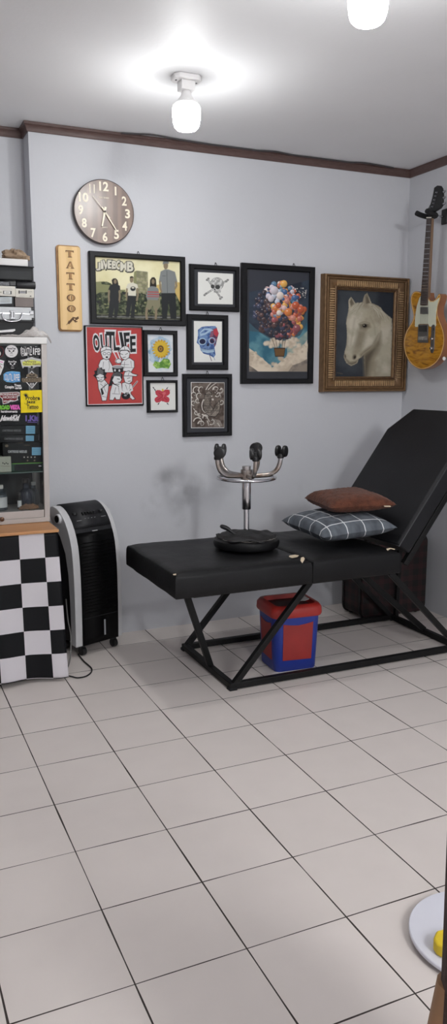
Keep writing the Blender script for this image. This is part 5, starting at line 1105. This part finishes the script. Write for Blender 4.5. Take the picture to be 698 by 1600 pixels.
# ------------------------------------------------------------------ glass display cabinet
m_alu = mat('pale_aluminium', (184, 177, 173), .45, .1, var=.03); m_alutop = mat('white_rail', (226, 224, 222), .45, var=.02); m_glass = glass_mat('cabinet_glass', base=.04); m_shade = mat('recess_shade_dark', (50, 52, 55), .6)
q = atz(78, 815, ZCT); YC, XCR = q.y, q.x + .001; TS = .015; XCB = -.25; ZC1 = at(73, 527.5, YC).z; DC = min(.30, 4.235 - YC)
cab = thing('display_cabinet', 'aluminium and glass display cabinet covered with stickers at the left', 'cabinet', ((XCB + XCR) / 2, YC + DC / 2, ZCT + .001))
pw = .026; zb0 = ZCT + .0015; zr1 = at(70, 808, YC).z; zr2 = at(70, 796.5, YC).z; zt0 = at(70, 537.5, YC).z
mb = MB(m_alu)
def lean(z): return TS * (z - zb0) / (ZC1 - zb0)
def leanbox(mb, x0, x1, y0, y1, z0, z1, l0=True, m=None):
    a, b = lean(z0), lean(z1); k = 1 if l0 else 0
    return mb.add([(x0 + a * k, y0, z0), (x1 + a, y0, z0), (x1 + a, y1, z0), (x0 + a * k, y1, z0), (x0 + b * k, y0, z1), (x1 + b, y0, z1), (x1 + b, y1, z1), (x0 + b * k, y1, z1)], [(3, 2, 1, 0), (4, 5, 6, 7), (0, 1, 5, 4), (1, 2, 6, 5), (2, 3, 7, 6), (3, 0, 4, 7)], m)
for y in (YC, YC + DC - pw): mb.bb((XCB, y, zb0), (XCB + pw, y + pw, ZC1 - .002)); leanbox(mb, XCR - pw, XCR, y, y + pw, zb0, ZC1 - .002)
mb.bb((XCB, YC - .003, zb0), (XCR, YC + .012, zr1)); mb.bb((XCB + .02, YC + DC - pw, zb0), (XCR - .02, YC + DC - .002, zr1)); mb.bb((XCB + .003, YC + .012, zb0), (XCR - .003, YC + DC - .01, zr2 - .004))
mb.build('frame', cab, bevel=.0015)
MB(m_alutop).bb((XCB - .002, YC - .004, zt0), (XCR + TS + .001, YC + DC, ZC1)).build('top', cab, bevel=.002)
dr = MB(m_alu).bb((XCB + pw + .001, YC + .002, zr1 + .001), (XCR - pw - .001, YC + .014, zr2)).build('sliding_door_rail', cab, bevel=.0015)
q = at(3, 811, YC - .005); MB(mat('brass_lock', (96, 72, 56), .35, .8)).lathe([(.011, 0), (.011, .010), (.008, .012), (.003, .012), (.003, .009), (0, .009)], (q.x, YC - .003, q.z), n=20, M=MY).build('lock', cab)
leanbox(MB(m_glass), XCB + pw, XCR - pw, YC + .006, YC + .010, zr2 + .0005, zt0 - .0005, False).build('front_glass', cab, smooth=False)
leanbox(MB(m_glass), XCR - .012, XCR - .008, YC + pw, YC + DC - pw, zr1 + .02, zt0 - .0005).build('side_glass', cab, smooth=False)
zsh = at(66, 735.5, YC + .03).z
MB(mat('glass_shelf', (88, 104, 98), .15, var=.03)).bb((XCB + pw, YC + .016, zsh - .006), (XCR - .014, YC + DC - .05, zsh)).build('shelf', cab, bevel=.001)
XBK = XCR - pw - .002; MB(m_shade).bb((XCB + pw, YC + DC - .026, zr1), (XBK, YC + DC - .020, zt0 - .001)).build('shade_sheet', cab)  # dark sheet added to stand for the shaded recess behind the glass
YS = YC + .0052
def sticker(c, label, fn):
    a = Art(crop(*c, YS)); fn(a); o = a.build('sticker', cab); o['label'] = label
S1, S2 = (0, 525, 8.725), (0, 610, 8.725)
sw = ink('sticker_white', (216, 214, 214)); sbk = ink('sticker_black', (24, 24, 26)); sbl = ink('sticker_blue', (112, 172, 216)); sye = ink('sticker_yellow', (228, 204, 26)); slm = ink('sticker_lime', (208, 212, 100)); sgr = ink('sticker_green', (110, 180, 60)); spk = ink('sticker_pink', (220, 100, 180)); srd = ink('sticker_darkred', (116, 34, 40)); sgo = ink('sticker_tan', (120, 106, 88)); svi = ink('sticker_violet', (138, 112, 200))
def leafs(a, cx, cy, s, m):
    for sg in (-1, 1):
        a.poly([(cx + sg * 12 * s, cy), (cx + sg * 22 * s, cy - 12 * s), (cx + sg * 40 * s, cy - 20 * s), (cx + sg * 38 * s, cy - 2 * s), (cx + sg * 26 * s, cy + 10 * s)], m); a.line([(cx + sg * 18 * s, cy + 4 * s), (cx - sg * 16 * s, cy + 36 * s)], 4 * s, m)
def s_round(a, bg, fg, cx, cy, r): a.ell(cx, cy, r, r * .99, bg, 36); a.text('RoseTea', (cx - r * .66, cy - r * .56, cx + r * .66, cy - r * .3), fg, .03); leafs(a, cx, cy, r / 86, fg); a.text('tattoo', (cx - r * .25, cy + r * .58, cx + r * .25, cy + r * .72), fg)
sticker(S1, 'white round sticker with crossed leaves', lambda a: s_round(a, sw, sbk, 156, 208, 87)); sticker(S1, 'black round sticker with crossed leaves', lambda a: s_round(a, sbk, sw, 170, 384, 82))
def s_dark(a): a.ell(-20, 215, 70, 80, srd, 30); a.ell(-20, 215, 64, 74, sbk, 30); a.ell(-4, 240, 14, 28, sw, 14)
sticker(S1, 'black round sticker with a red edge', s_dark)
def s_tooth(a): a.poly([(-10, 318), (62, 340), (48, 380), (50, 420), (30, 470), (6, 534), (-10, 530)], sw); a.line([(0, 350), (40, 360)], 10, spk); a.line([(0, 400), (20, 440)], 8, srd); a.line([(0, 380), (36, 390)], 6, sbk)
sticker(S1, 'white sticker with red and pink marks', s_tooth)
def s_out(a, box, bg, fg):
    x0, y0, x1, y1 = box; n = 7; w = (x1 - x0) / 7.0
    for st_, m, b in ((0, bg, .17), (1, fg, .02)):
        for i, ch in enumerate('OUTLIFE'):
            dy = (-.06, .04, -.1, .06, -.08, .02, -.02)[i] * (y1 - y0); ww = w * (.3 if ch == 'I' else .84); a.text(ch, (x0 + i * w + (w - ww) / 2, y0 + dy, x0 + i * w + (w + ww) / 2, y1 + dy), m, b)
    
def s_out1(a): a.poly([(280, 168), (296, 150), (380, 146), (460, 140), (545, 150), (556, 200), (548, 262), (480, 276), (400, 262), (300, 276), (284, 240)], sw); s_out(a, (294, 170, 544, 256), sbk, sw)
def s_out2(a): a.poly([(48, 520), (90, 490), (160, 480), (272, 490), (278, 560), (262, 620), (180, 636), (90, 626), (50, 600)], sbl); s_out(a, (66, 524, 266, 606), ink('sticker_blue_deep', (84, 148, 204)), sw)
sticker(S1, 'white lettering sticker with a black edge', s_out1); sticker(S1, 'blue lettering sticker', s_out2)
def s_graf(a):
    a.poly([(276, 326), (330, 318), (390, 300), (430, 282), (470, 300), (560, 316), (564, 360), (550, 420), (500, 415), (432, 446), (380, 420), (330, 420), (312, 444), (298, 410)], ink('sticker_grey', (186, 186, 186))); a.poly([(304, 352), (360, 336), (430, 322), (500, 336), (552, 346), (556, 396), (480, 396), (400, 404), (310, 402)], slm); a.text('Vivo', (330, 336, 490, 362), sgo, .03); a.text('Tattoo Supply', (312, 370, 548, 398), sgo, .03); a.ell(432, 424, 16, 14, sbk, 12)
sticker(S1, 'yellow-green graffiti sticker', s_graf)
def s_dia(a):
    a.poly([(432, 474), (540, 592), (434, 716), (328, 600)], sw); a.poly([(432, 488), (526, 592), (434, 702), (342, 600)], sbk); a.poly([(360, 528), (400, 510), (470, 512), (512, 530), (510, 560), (360, 560)], sgo); a.poly([(300, 574), (560, 566), (572, 600), (556, 628), (312, 630), (298, 604)], sgo); a.text('COUNTRY', (316, 578, 552, 620), sbk, .05); a.text('COUNTRY', (318, 580, 550, 618), sgo, .01); a.ell(436, 534, 40, 14, sbk, 16); a.ell(436, 530, 24, 8, sgo, 12)
    for k in range(3): a.line([(412 + k * 22, 640), (414 + k * 20, 680 + (12 if k == 1 else -8))], 10, sw)
sticker(S1, 'diamond-shaped brown and white sticker', s_dia)
def s_con(a): a.text('Conspira', (68, 676, 190, 722), sw, .05); a.text('Trees', (196, 656, 284, 690), sw, .05); a.text('cartel', (206, 694, 292, 722), sw, .05)
sticker(S1, 'white script lettering sticker', s_con)
def s_red(a): a.poly([(-10, 30), (240, 20), (270, 30), (268, 76), (240, 80), (240, 120), (252, 130), (200, 150), (150, 140), (120, 170), (40, 190), (30, 120), (-10, 80)], sw); a.poly([(-10, 38), (236, 28), (262, 36), (260, 68), (230, 74), (232, 124), (200, 140), (150, 130), (115, 160), (46, 178), (38, 112), (-10, 72)], srd); a.text('BROKENHEART', (-8, 40, 256, 68), sw, .02); a.text('HICKORY', (40, 78, 226, 108), sw, .02); a.text('studio', (50, 128, 180, 156), sw, .02)
sticker(S2, 'dark red lettering sticker with a white edge', s_red)
def s_gp(a): a.poly([(-10, 196), (272, 198), (268, 304), (-10, 304)], sbk); a.text('ROAD', (-6, 206, 128, 256), sgr, .09); a.text('VEZA', (140, 204, 268, 256), spk, .09); a.text('harsimoments', (14, 270, 236, 302), sw, .03)
sticker(S2, 'green and pink lettering sticker', s_gp)
def s_scr(a): a.text('Hawk', (6, 346, 160, 410), sw, .05, skew=26); a.text('Kid', (168, 336, 250, 400), sw, .05, skew=20); a.line([(0, 426), (30, 396), (70, 366)], 9, sw, 4); a.text('tattoo', (176, 398, 256, 416), sw, .02)
sticker(S2, 'white handwritten script sticker', s_scr)
def s_yel(a):
    a.poly([(278, 4), (578, -6), (586, 296), (286, 306)], sye); a.text('Probre', (352, 76, 540, 130), sbk, .03); a.text('Jazz', (360, 134, 480, 188), sbk, .03); a.text('Tattoo', (366, 196, 522, 250), sbk, .03); a.line([(365, 266), (510, 264)], 3, sgo)
    for k in range(7): an = R(200 + k * 30); a.line([(350 + 14 * math.cos(an), 70 + 14 * math.sin(an)), (350 + 40 * math.cos(an), 70 + 40 * math.sin(an))], 9, sbk, 2)
    a.ell(350, 70, 16, 18, sbk, 12); a.line([(330, 170), (350, 190)], 4, sbk); a.line([(480, 140), (550, 118)], 4, sbk)
sticker(S2, 'square yellow sticker with black lettering', s_yel)

# --- things inside the cabinet
m_bbox = mat('black_carton', (8, 8, 10), .5, var=.2, spec=.2); m_lab = mat('light_blue_label', (116, 174, 204), .6, var=.05)
YI = YC + .045
def px_box(name, label, cat, x0, v0, x1, v1, m, y=YI, depth=.12, group=None, bev=.002, xleft=None, zb=None):
    vm = (v0 + v1) / 2; a_ = at(x0, v1, y); b_ = at(x1, v0, y); xl = a_.x if xleft is None else xleft; z0_ = a_.z if zb is None else zb
    z1_ = b_.z; t_ = thing(name, label, cat, ((xl + b_.x) / 2, y + depth / 2, z0_), group)
    MB(m).bb((xl, y, z0_), (b_.x, y + depth, z1_)).build('body', t_, bevel=bev); return t_, z1_, z0_
def face_art(par, c, y, fn, name='printed_front'):
    a = Art(crop(*c, y - .0012)); fn(a); return a.build(name, par)
gap = .0008
t, zt_, _ = px_box('green_box', 'dark green carton, bottom of the pile on the cabinet shelf', 'box', 18, 722.5, 68.3, 735, mat('dark_green_carton', (20, 62, 40), .4), depth=.13, zb=zsh + gap)
def f(a): a.line([(165, 1000), (590, 985)], 7, sgr); a.poly([(190, 1030), (220, 1012), (560, 1000), (570, 1060), (520, 1085), (200, 1095)], sbk); a.ell(545, 1030, 22, 8, sw, 10)
face_art(t, S2, YI, f)
def cart(label, x0, x1, v0, v1, zb, txt, lab, xl=None, strong=False, dots=False):
    t_, z1_, _ = px_box('cartridge_box', label, 'box', x0, v0, x1, v1, m_bbox, group='needle cartridge boxes in the cabinet', zb=zb, depth=.10)
    def f(a):
        a.text('CARTRIDGE NEEDLES', txt, sw if strong else ink('faded_white', (130, 130, 130)), .02)
        x0_, y0_, x1_, y1_ = lab; a.poly([(x0_, y0_), (x1_, y0_), (x1_, y1_), (x0_, y1_)], m_lab)
        for k in range(3): a.line([(x0_ + 12, y0_ + (k + 1) * (y1_ - y0_) / 4), (x1_ - 14, y0_ + (k + 1) * (y1_ - y0_) / 4)], 3, ink('label_text', (80, 120, 150)))
        if dots:
            for k in range(4): a.ell(330 + k * 48, 910, 13, 12, sgo, 12); a.ell(330 + k * 48, 910, 6, 6, sw, 8)
            for k in range(2): a.ell(375 + k * 95, 955, 12, 11, sgo, 12)
            a.line([(250, 716), (320, 712)], 5, sgo); a.line([(325, 748), (410, 746)], 5, sgo); a.ell(90, 756, 24, 18, sgo, 16)
    face_art(t_, S2, YI, f); return z1_
z = cart('black needle carton with bright lettering, the lowest and widest', 5, 68.3, 690, 722.5, zt_ + gap, (110, 818, 366, 850), (434, 776, 558, 882), strong=True, dots=True)
z = cart('black needle carton with a small blue label, middle of the pile', -6, 60, 678.6, 690, z + gap, (60, 646, 314, 672), (350, 616, 462, 690))
z = cart('black needle carton with a tall blue label, top of the pile', -8, 61.5, 664, 678.6, z + gap, (34, 534, 286, 560), (352, 482, 478, 592))
t, z, _ = px_box('kit_carton', 'black carton with violet lettering above the needle cartons', 'box', -6, 644, 57.5, 664, m_bbox, zb=z + gap)
def f(a): a.text('1.Kit', (352, 344, 520, 416), svi, .05); a.line([(372, 432), (510, 436)], 8, svi)
face_art(t, S2, YI, f)
t, z, _ = px_box('white_adapter', 'small white device beside the green carton on the shelf', 'device', -4, 713, 17, 735, mat('offwhite_plastic', (176, 176, 160), .5), zb=zsh + gap, depth=.06, y=YI - .008)
def f(a):
    for k in range(4): a.ell(40 + k * 22, 990 + (k % 2) * 10, 8, 9, sbk, 10)
    a.line([(10, 1030), (140, 1034)], 4, sgo)
a = Art(crop(*S2, YI - .0094)); f(a); a.build('sockets', t)
zfl = zr2 - .004
def bottle(name, label, u, v0, v1, wpx, m, y, neck=.35, cap=None, labelm=None, shoulder=.6):
    c = at(u, v1, y); top = at(u, v0, y); zb = zfl + gap; H_ = top.z - zb; r = wpx / 2 * (at(u + 1, v1, y) - c).length
    t_ = thing(name, label, 'bottle', (c.x, y, zb), 'bottles on the cabinet floor')
    MB(m).lathe([(r * .9, 0), (r, H_ * .03), (r, H_ * shoulder), (r * .85, H_ * (shoulder + .07)), (r * neck, H_ * (shoulder + .16)), (r * neck, H_ * .86)], (c.x, y, zb), n=28).build('body', t_)
    MB(cap or m_blk).lathe([(r * neck * 1.15, H_ * .84), (r * neck * 1.25, H_ * .86), (r * neck * 1.2, H_ * .98), (0, H_)], (c.x, y, zb), n=20).build('cap', t_)
    if labelm: MB(labelm).lathe([(r * 1.01, H_ * .12), (r * 1.01, H_ * .52)], (c.x, y, zb), n=28).build('paper_label', t_)
    return t_
m_bgl = mat('clear_bottle', (150, 160, 170), .08, trans=.85, var=.02); m_bbl = mat('blue_grey_bottle', (46, 54, 72), .15, trans=.3, var=.05); m_lbl = mat('white_label', (206, 206, 206), .6); m_wcap = mat('white_cap', (220, 220, 216), .4)
bottle('label_bottle', 'clear bottle with a white label at the left edge of the cabinet floor', 2, 757, 802, 20, m_bgl, YC + .10, .4, m_wcap, m_lbl); bottle('round_bottle', 'round blue-grey bottle with a black cap in the cabinet', 42, 747, 800, 21, m_bbl, YC + .16, .42, m_blk, None, .5)
bottle('pump_bottle', 'clear bottle with a white pump behind the brown tangle', 54, 752, 800, 15, m_bgl, YC + .20, .4, m_wcap, None, .55); bottle('dropper_bottle', 'tiny black bottle with a pale label in the cabinet', 31, 769, 799, 6.5, m_bbox, YC + .09, .7, m_blk, m_lbl, .7)
mb = MB(mat('brown_fibre', (150, 112, 84), .7, var=.3, scale=40)); c = at(46, 800, YC + .06)
for k in range(46):
    a0 = random.uniform(0, 6.28); pts = []
    for s in range(5): a_ = a0 + s * random.uniform(.5, 1.1); r_ = random.uniform(.012, .042); pts.append((c.x + r_ * 1.3 * math.cos(a_), YC + .062 + r_ * .55 * math.sin(a_), zfl + .004 + .036 * random.random() * (1 - r_ / .06)))
    mb.tube(smooth_path(pts, 4), .0014, n=5)
tag(mb.build('fibre_tangle'), 'tangle of brown fibres lying on the cabinet floor', 'fibres')

# ------------------------------------------------------------------ things piled on the cabinet
S3 = (0, 395, 9.97); YT = YC + .03; XLF = .34; zt = ZC1 + gap
GP = 'boxes piled on the glass cabinet'
def top_box(name, label, x0, v0, x1, v1, m, zb, y=YT, depth=.16, bev=.002, cat='box', group=GP):
    return px_box(name, label, cat, x0, v0, x1, v1, m, y, depth, group, bev, XLF if x0 < 0 else None, zb)
m_kb = mat('black_board', (25, 26, 28), .5, spec=.3); m_crm = mat('cream_carton', (214, 210, 200), .6, var=.03); m_gry = mat('grey_brown_carton', (122, 112, 108), .6); m_alc = mat('brushed_aluminium', (182, 184, 186), .45, .2, var=.05, scale=30)
t, z, _ = top_box('black_tray', 'flat black box lying right on the cabinet top', -5, 501.5, 52.6, 527, m_kb, zt)
MB(m_kb).bb((XLF - .003, YT - .004, z - .008), (at(53.4, 505, YT).x, YT - .0005, z)).build('lid_edge', t, bevel=.001)
t, z1_, z0_ = top_box('aluminium_case', 'silver aluminium case with handle and latch above the black box', -5, 480.6, 52.8, 501, m_alc, z + gap, bev=.004, cat='case')
xr = at(52.8, 490, YT).x; zm = (z0_ + z1_) / 2
MB(m_chrome).bb((XLF, YT - .003, zm - .0015), (xr - .012, YT - .0002, zm + .0015)).build('seam_trim', t)
for zc in (z1_ - .007, z0_ + .007): MB(m_blk).bb((xr - .011, YT - .004, zc - .0065), (xr + .002, YT + .012, zc + .0065)).build('corner_cap', t, bevel=.002)
q0, q1 = at(15, 485, YT), at(24, 499, YT); lt = MB(m_nick).bb((q0.x, YT - .006, q1.z), (q1.x, YT - .0004, q0.z)).build('latch', t, bevel=.0015)
for k in range(2): MB(m_blk).bb((q0.x + .003 + k * .012, YT - .0075, q1.z + .008), (q0.x + .007 + k * .012, YT - .0062, q0.z - .006)).build('latch_slot', lt)
h = [at(u, v, YT - .012) for u, v in ((3.5, 490), (4.5, 496), (9, 500.5), (17, 502), (26, 501.5), (32, 499), (34, 493), (34.5, 490))]; h = [h[0] + V((0, .011, 0))] + h + [h[-1] + V((0, .011, 0))]
MB(m_chrome).tube(smooth_path(h, 4), .0035, n=10).build('handle', t)
q = at(48.5, 489, YT); MB(m_nick).bb((q.x - .006, YT - .006, q.z - .008), (q.x + .012, YT - .0004, q.z + .008)).build('side_latch', t, bevel=.001)
zA = z1_
t, zl, _ = top_box('labelled_black_box', 'black box with a pale label, left above the aluminium case', -5, 463.5, 21.8, 480, m_kb, zA + gap)
def f(a):
    a.poly([(-5, 690), (186, 690), (186, 790), (-5, 796)], ink('pale_label', (186, 194, 198)))
    for k in range(3): a.line([(4, 716 + k * 24), (150, 714 + k * 24)], 5, sgo)
face_art(t, S3, YT, f)
t, zr_, _ = top_box('grey_box', 'plain grey-brown box at the right above the aluminium case', 23.8, 466, 51.8, 480, m_gry, zA + gap)
t, zl2, _ = top_box('cream_box', 'cream box with printed window marks, left of the two cream boxes', -5, 447.5, 23.6, 463, m_crm, zl + gap)
def f(a): a.line([(0, 560), (190, 566)], 4, KG); a.poly([(50, 590), (180, 594), (180, 646), (50, 642)], KG); a.poly([(66, 598), (158, 600), (158, 638), (66, 636)], KP); a.poly([(50, 590), (62, 590), (62, 642), (50, 642)], sbk); a.poly([(164, 594), (178, 594), (178, 646), (164, 646)], sbk); a.line([(84, 610), (140, 612)], 5, sgo); a.line([(84, 626), (140, 628)], 5, sgo); a.line([(-4, 612), (24, 614)], 9, sgo)
face_art(t, S3, YT, f)
t, zr2, _ = top_box('cream_box', 'cream box with black printed bars, under the black roll', 24.6, 452, 52.8, 466, m_crm, zr_ + gap)
def f(a): a.poly([(290, 586), (306, 588), (306, 636), (290, 634)], sbk); a.poly([(400, 586), (416, 586), (416, 636), (400, 636)], sbk); a.poly([(312, 592), (396, 592), (396, 632), (312, 630)], KG); a.line([(324, 606), (384, 606)], 5, sgo); a.line([(430, 608), (500, 606)], 6, KG); a.line([(300, 674), (480, 676)], 3, KG); a.ell(476, 676, 14, 7, sbk, 10)
face_art(t, S3, YT, f)
t, zl3, _ = top_box('grey_device', 'small grey patterned device left of the black roll', -5, 440.5, 14.6, 447.5, mat('grey_device', (96, 98, 102), .5, var=.5, scale=120), zl2 + gap, cat='device')
q0, q1 = at(26, 444, YT), at(55.8, 444, YT); rr_ = (at(40, 438, YT).z - at(40, 450.6, YT).z) / 2; zc = zr2 + gap + rr_
rl = thing('black_roll', 'thick black roll lying on the cream boxes', 'roll', ((q0.x + q1.x) / 2, YT + rr_, zr2 + gap)); MXx = Matrix.Rotation(PI / 2, 3, 'Y')
MB(mat('black_roll_wrap', (30, 30, 33), .45)).lathe([(rr_ * .9, 0), (rr_, .004), (rr_, q1.x - q0.x - .004), (rr_ * .92, q1.x - q0.x)], (q0.x, YT + rr_, zc), n=32, M=MXx).build('roll', rl)
MB(m_blk).bb((at(15, 444, YT).x, YT + .004, zl2 + .002), (q0.x - .001, YT + .03, zc + rr_ * .8)).build('end_flap', rl, bevel=.003)
zbk = max(zl3, zc + rr_) + gap
t, zs, _ = top_box('black_organiser', 'open-fronted black organiser box above the black roll', -5, 417.2, 51, 437, m_kb, zbk, depth=.14)
MB(m_kb).bb((XLF - .004, YT - .012, zs - .004), (at(52.6, 417, YT).x, YT + .14, zs + .0005)).build('top_board', t, bevel=.0008)
MB(mat('grey_inner_panel', (40, 42, 44), .5, spec=.3)).bb((XLF + .005, YT - .0025, zbk + .003), (at(48, 425, YT).x, YT - .0005, zs - .022)).build('front_panel', t, bevel=.001)
t, zw, _ = top_box('white_box', 'flat white box on the black organiser', -5, 405.6, 43.5, 416, mat('white_carton', (226, 224, 222), .6, var=.02), zs + .001, depth=.12)
mb = MB(ramp_mat('kraft_paper', [(.3, (120, 98, 78)), (.7, (172, 150, 126))], scale=20, rough=.8)); c = at(24, 404, YT + .05)
def kraft(u, v):
    an = 2 * PI * u; el = PI * v; r = 1 + .35 * noise.noise((math.cos(an) * 2.2, math.sin(an) * 2.2, v * 4)) + .38 * noise.noise((math.cos(an) * 4, math.sin(an) * 4, v * 8 + 3)) + .25 * abs(math.sin(an * 1.0 + .4))
    return V((c.x + .056 * r * math.sin(el) * math.cos(an), YT + .05 + .035 * r * math.sin(el) * math.sin(an), zw + max(.001, .020 + .023 * r * math.cos(el))))
mb.grid(kraft, 36, 18, wrapu=True); tag(mb.build('crumpled_paper', angle=12), 'crumpled brown paper on top of the white box', 'paper')
# crumpled clear plastic bag and a white paper strip on the cabinet top
m_bag = bpy.data.materials.new('clear_plastic_bag'); m_bag.use_nodes = True; nt = m_bag.node_tree; pb_ = nt.nodes['Principled BSDF']; pb_.inputs['Base Color'].default_value = rgb((222, 216, 212)); pb_.inputs['Roughness'].default_value = .25
tr_ = nt.nodes.new('ShaderNodeBsdfTransparent'); mx_ = nt.nodes.new('ShaderNodeMixShader'); nz_ = nt.nodes.new('ShaderNodeTexNoise'); nz_.inputs['Scale'].default_value = 30
mr_ = nt.nodes.new('ShaderNodeMapRange'); mr_.inputs['To Min'].default_value = .35; mr_.inputs['To Max'].default_value = .75; nt.links.new(nz_.outputs['Fac'], mr_.inputs['Value'])
nt.links.new(mr_.outputs[0], mx_.inputs[0]); nt.links.new(tr_.outputs[0], mx_.inputs[1]); nt.links.new(pb_.outputs[0], mx_.inputs[2]); nt.links.new(mx_.outputs[0], nt.nodes['Material Output'].inputs['Surface'])
x0_, x1_ = at(2, 527, YC).x, at(80, 527, YC).x
def bag(u, v):
    x = x0_ + (x1_ - x0_) * u; env = .010 + .036 * math.exp(-((u - .68) / .2) ** 2) + .012 * noise.noise((u * 7, 1, 1)); dep = .010 + .022 * math.sin(PI * min(1, v)); an = 2 * PI * v
    h = max(.0012, env * (.5 - .5 * math.cos(an)) * (1 + .45 * noise.noise((u * 9, v * 5, 2))) )
    drop = -.028 * max(0, (u - .93) / .07)
    return V((x, YC + .012 + .016 * math.sin(an) + .006 * noise.noise((u * 12, v * 7, 5)), ZC1 + .001 + h + drop * (1 if x > XCR + TS + .004 else 0)))
tag(MB(m_bag).grid(bag, 60, 16).build('plastic_bag', angle=20, fix=False), 'crumpled clear plastic bag draped along the cabinet top', 'bag')
mb = MB(mat('white_paper', (226, 226, 226), .6, var=.02)); P4 = [at(u, v, YT - .012) for u, v in ((0, 517.5), (23.5, 514), (24, 516.5), (20, 518.5), (0, 519.8))]; P4 = [V((P4[0].x - .06, p.y, p.z - .004)) if i in (0, 4) else p for i, p in enumerate(P4)]
tag(mb.prism(P4, (0, .003, 0)).build('paper_strip', smooth=False), 'white paper strip leaning against the flat black box', 'paper')

# ------------------------------------------------------------------ white round tray with the yellow block, chair at the right edge
def circ3(a_, b_, c_):
    ax_, ay = a_[:2]; bx_, by_ = b_[:2]; cx_, cy_ = c_[:2]; d = 2 * (ax_ * (by_ - cy_) + bx_ * (cy_ - ay) + cx_ * (ay - by_))
    ux = ((ax_ ** 2 + ay ** 2) * (by_ - cy_) + (bx_ ** 2 + by_ ** 2) * (cy_ - ay) + (cx_ ** 2 + cy_ ** 2) * (ay - by_)) / d; uy = ((ax_ ** 2 + ay ** 2) * (cx_ - bx_) + (bx_ ** 2 + by_ ** 2) * (ax_ - cx_) + (cx_ ** 2 + cy_ ** 2) * (bx_ - ax_)) / d
    return ux, uy, math.hypot(ax_ - ux, ay - uy)
ZTR = .024
ux, uy, ur = circ3(atz(638.5, 1448, ZTR), atz(688, 1393.5, ZTR), atz(686, 1510, ZTR))
tr = thing('round_tray', 'white round tray on the floor at the lower right', 'tray', (ux, uy, 0))
MB(mat('white_tray', (222, 222, 232), .35, var=.02)).lathe([(ur - .012, .012), (ur - .002, .012), (ur, .014), (ur, ZTR - .002), (ur - .002, ZTR), (0, ZTR)], (ux, uy, 0), n=72).build('top_disc', tr, angle=40)
MB(mat('tray_underside', (150, 146, 150), .5)).lathe([(ur - .03, 0), (ur - .02, .001), (ur - .015, .0118), (0, .0118)], (ux, uy, 0), n=64).build('base_ring', tr)
q = atz(688, 1478, ZTR + .012)
mb = MB(mat('yellow_sponge', (226, 196, 40), .6, bump=.2, bscale=80)); mb.prism([(q.x - .022, q.y - .012, ZTR + .0006), (q.x - .014, q.y - .030, ZTR + .0006), (q.x + .055, q.y - .03, ZTR + .0006), (q.x + .065, q.y + .02, ZTR + .0006), (q.x + .005, q.y + .026, ZTR + .0006), (q.x - .018, q.y + .008, ZTR + .0006)], (0, 0, .034))
tag(mb.build('yellow_sponge', bevel=.006, seg=3), 'yellow sponge on the white round tray', 'sponge')
DCH = 1.18
def chp(u, v, d): r_ = ray(u, v) / F_PX; return CAM + r_ * d
m_up = mat('dark_brown_weave', (66, 50, 46), .85, var=.25, scale=90, bump=.4, bscale=220); m_tan = mat('tan_wood', (146, 108, 74), .5, var=.12, scale=12)
pa, pb2 = chp(697.5, 1262, DCH), chp(686.5, 1560, DCH)
frw = V((FW.x, FW.y, 0)).normalized(); bx0 = V(((pa.x + pb2.x) / 2, (pa.y + pb2.y) / 2, 0)); 
ch = thing('brown_chair', 'dark brown upholstered chair with tan wooden legs at the right edge', 'chair', tuple(bx0 + RT * .22))
def cp_(r_, f_, z): p = bx0 + RT * r_ + frw * f_; return V((p.x, p.y, z))
outl_ = [cp_(.0, 0, .47), cp_(.0, 0, .62), cp_(-.002, 0, .80), cp_(.010, 0, .90), cp_(.03, 0, .93), cp_(.41, 0, .93), cp_(.43, 0, .90), cp_(.442, 0, .80), cp_(.44, 0, .47)]
MB(m_up).prism(outl_, -frw * .035).build('backrest', ch, bevel=.008, seg=3)
MB(m_up).prism([cp_(.02, -.04, .43), cp_(.42, -.04, .43), cp_(.43, -.44, .43), cp_(.01, -.44, .43)], (0, 0, .055)).build('seat', ch, bevel=.012, seg=3)
for (r0, f0, r1, f1, zt_) in ((.015, -.012, -.055, .03, .56), (.425, -.012, .495, .03, .56), (.03, -.41, -.02, -.45, .43), (.41, -.41, .46, -.45, .43)):
    MB(m_tan).tube([cp_(r0, f0, zt_), cp_(r1, f1, .0)], [.022, .014], n=14).build('leg', ch)
MB(m_tan).bar(cp_(.02, -.03, .42), cp_(.42, -.03, .42), .02, .03).build('rear_rail', ch); MB(m_tan).bar(cp_(.03, -.41, .42), cp_(.41, -.41, .42), .02, .03).build('front_rail', ch)

# ------------------------------------------------------------------ picture settings
vs_ = SC.view_settings; vs_.view_transform = 'Standard'; vs_.look = 'None'; vs_.gamma = 1; vs_.use_curve_mapping = False; vs_.exposure = EXPO
SC.display_settings.display_device = 'sRGB'
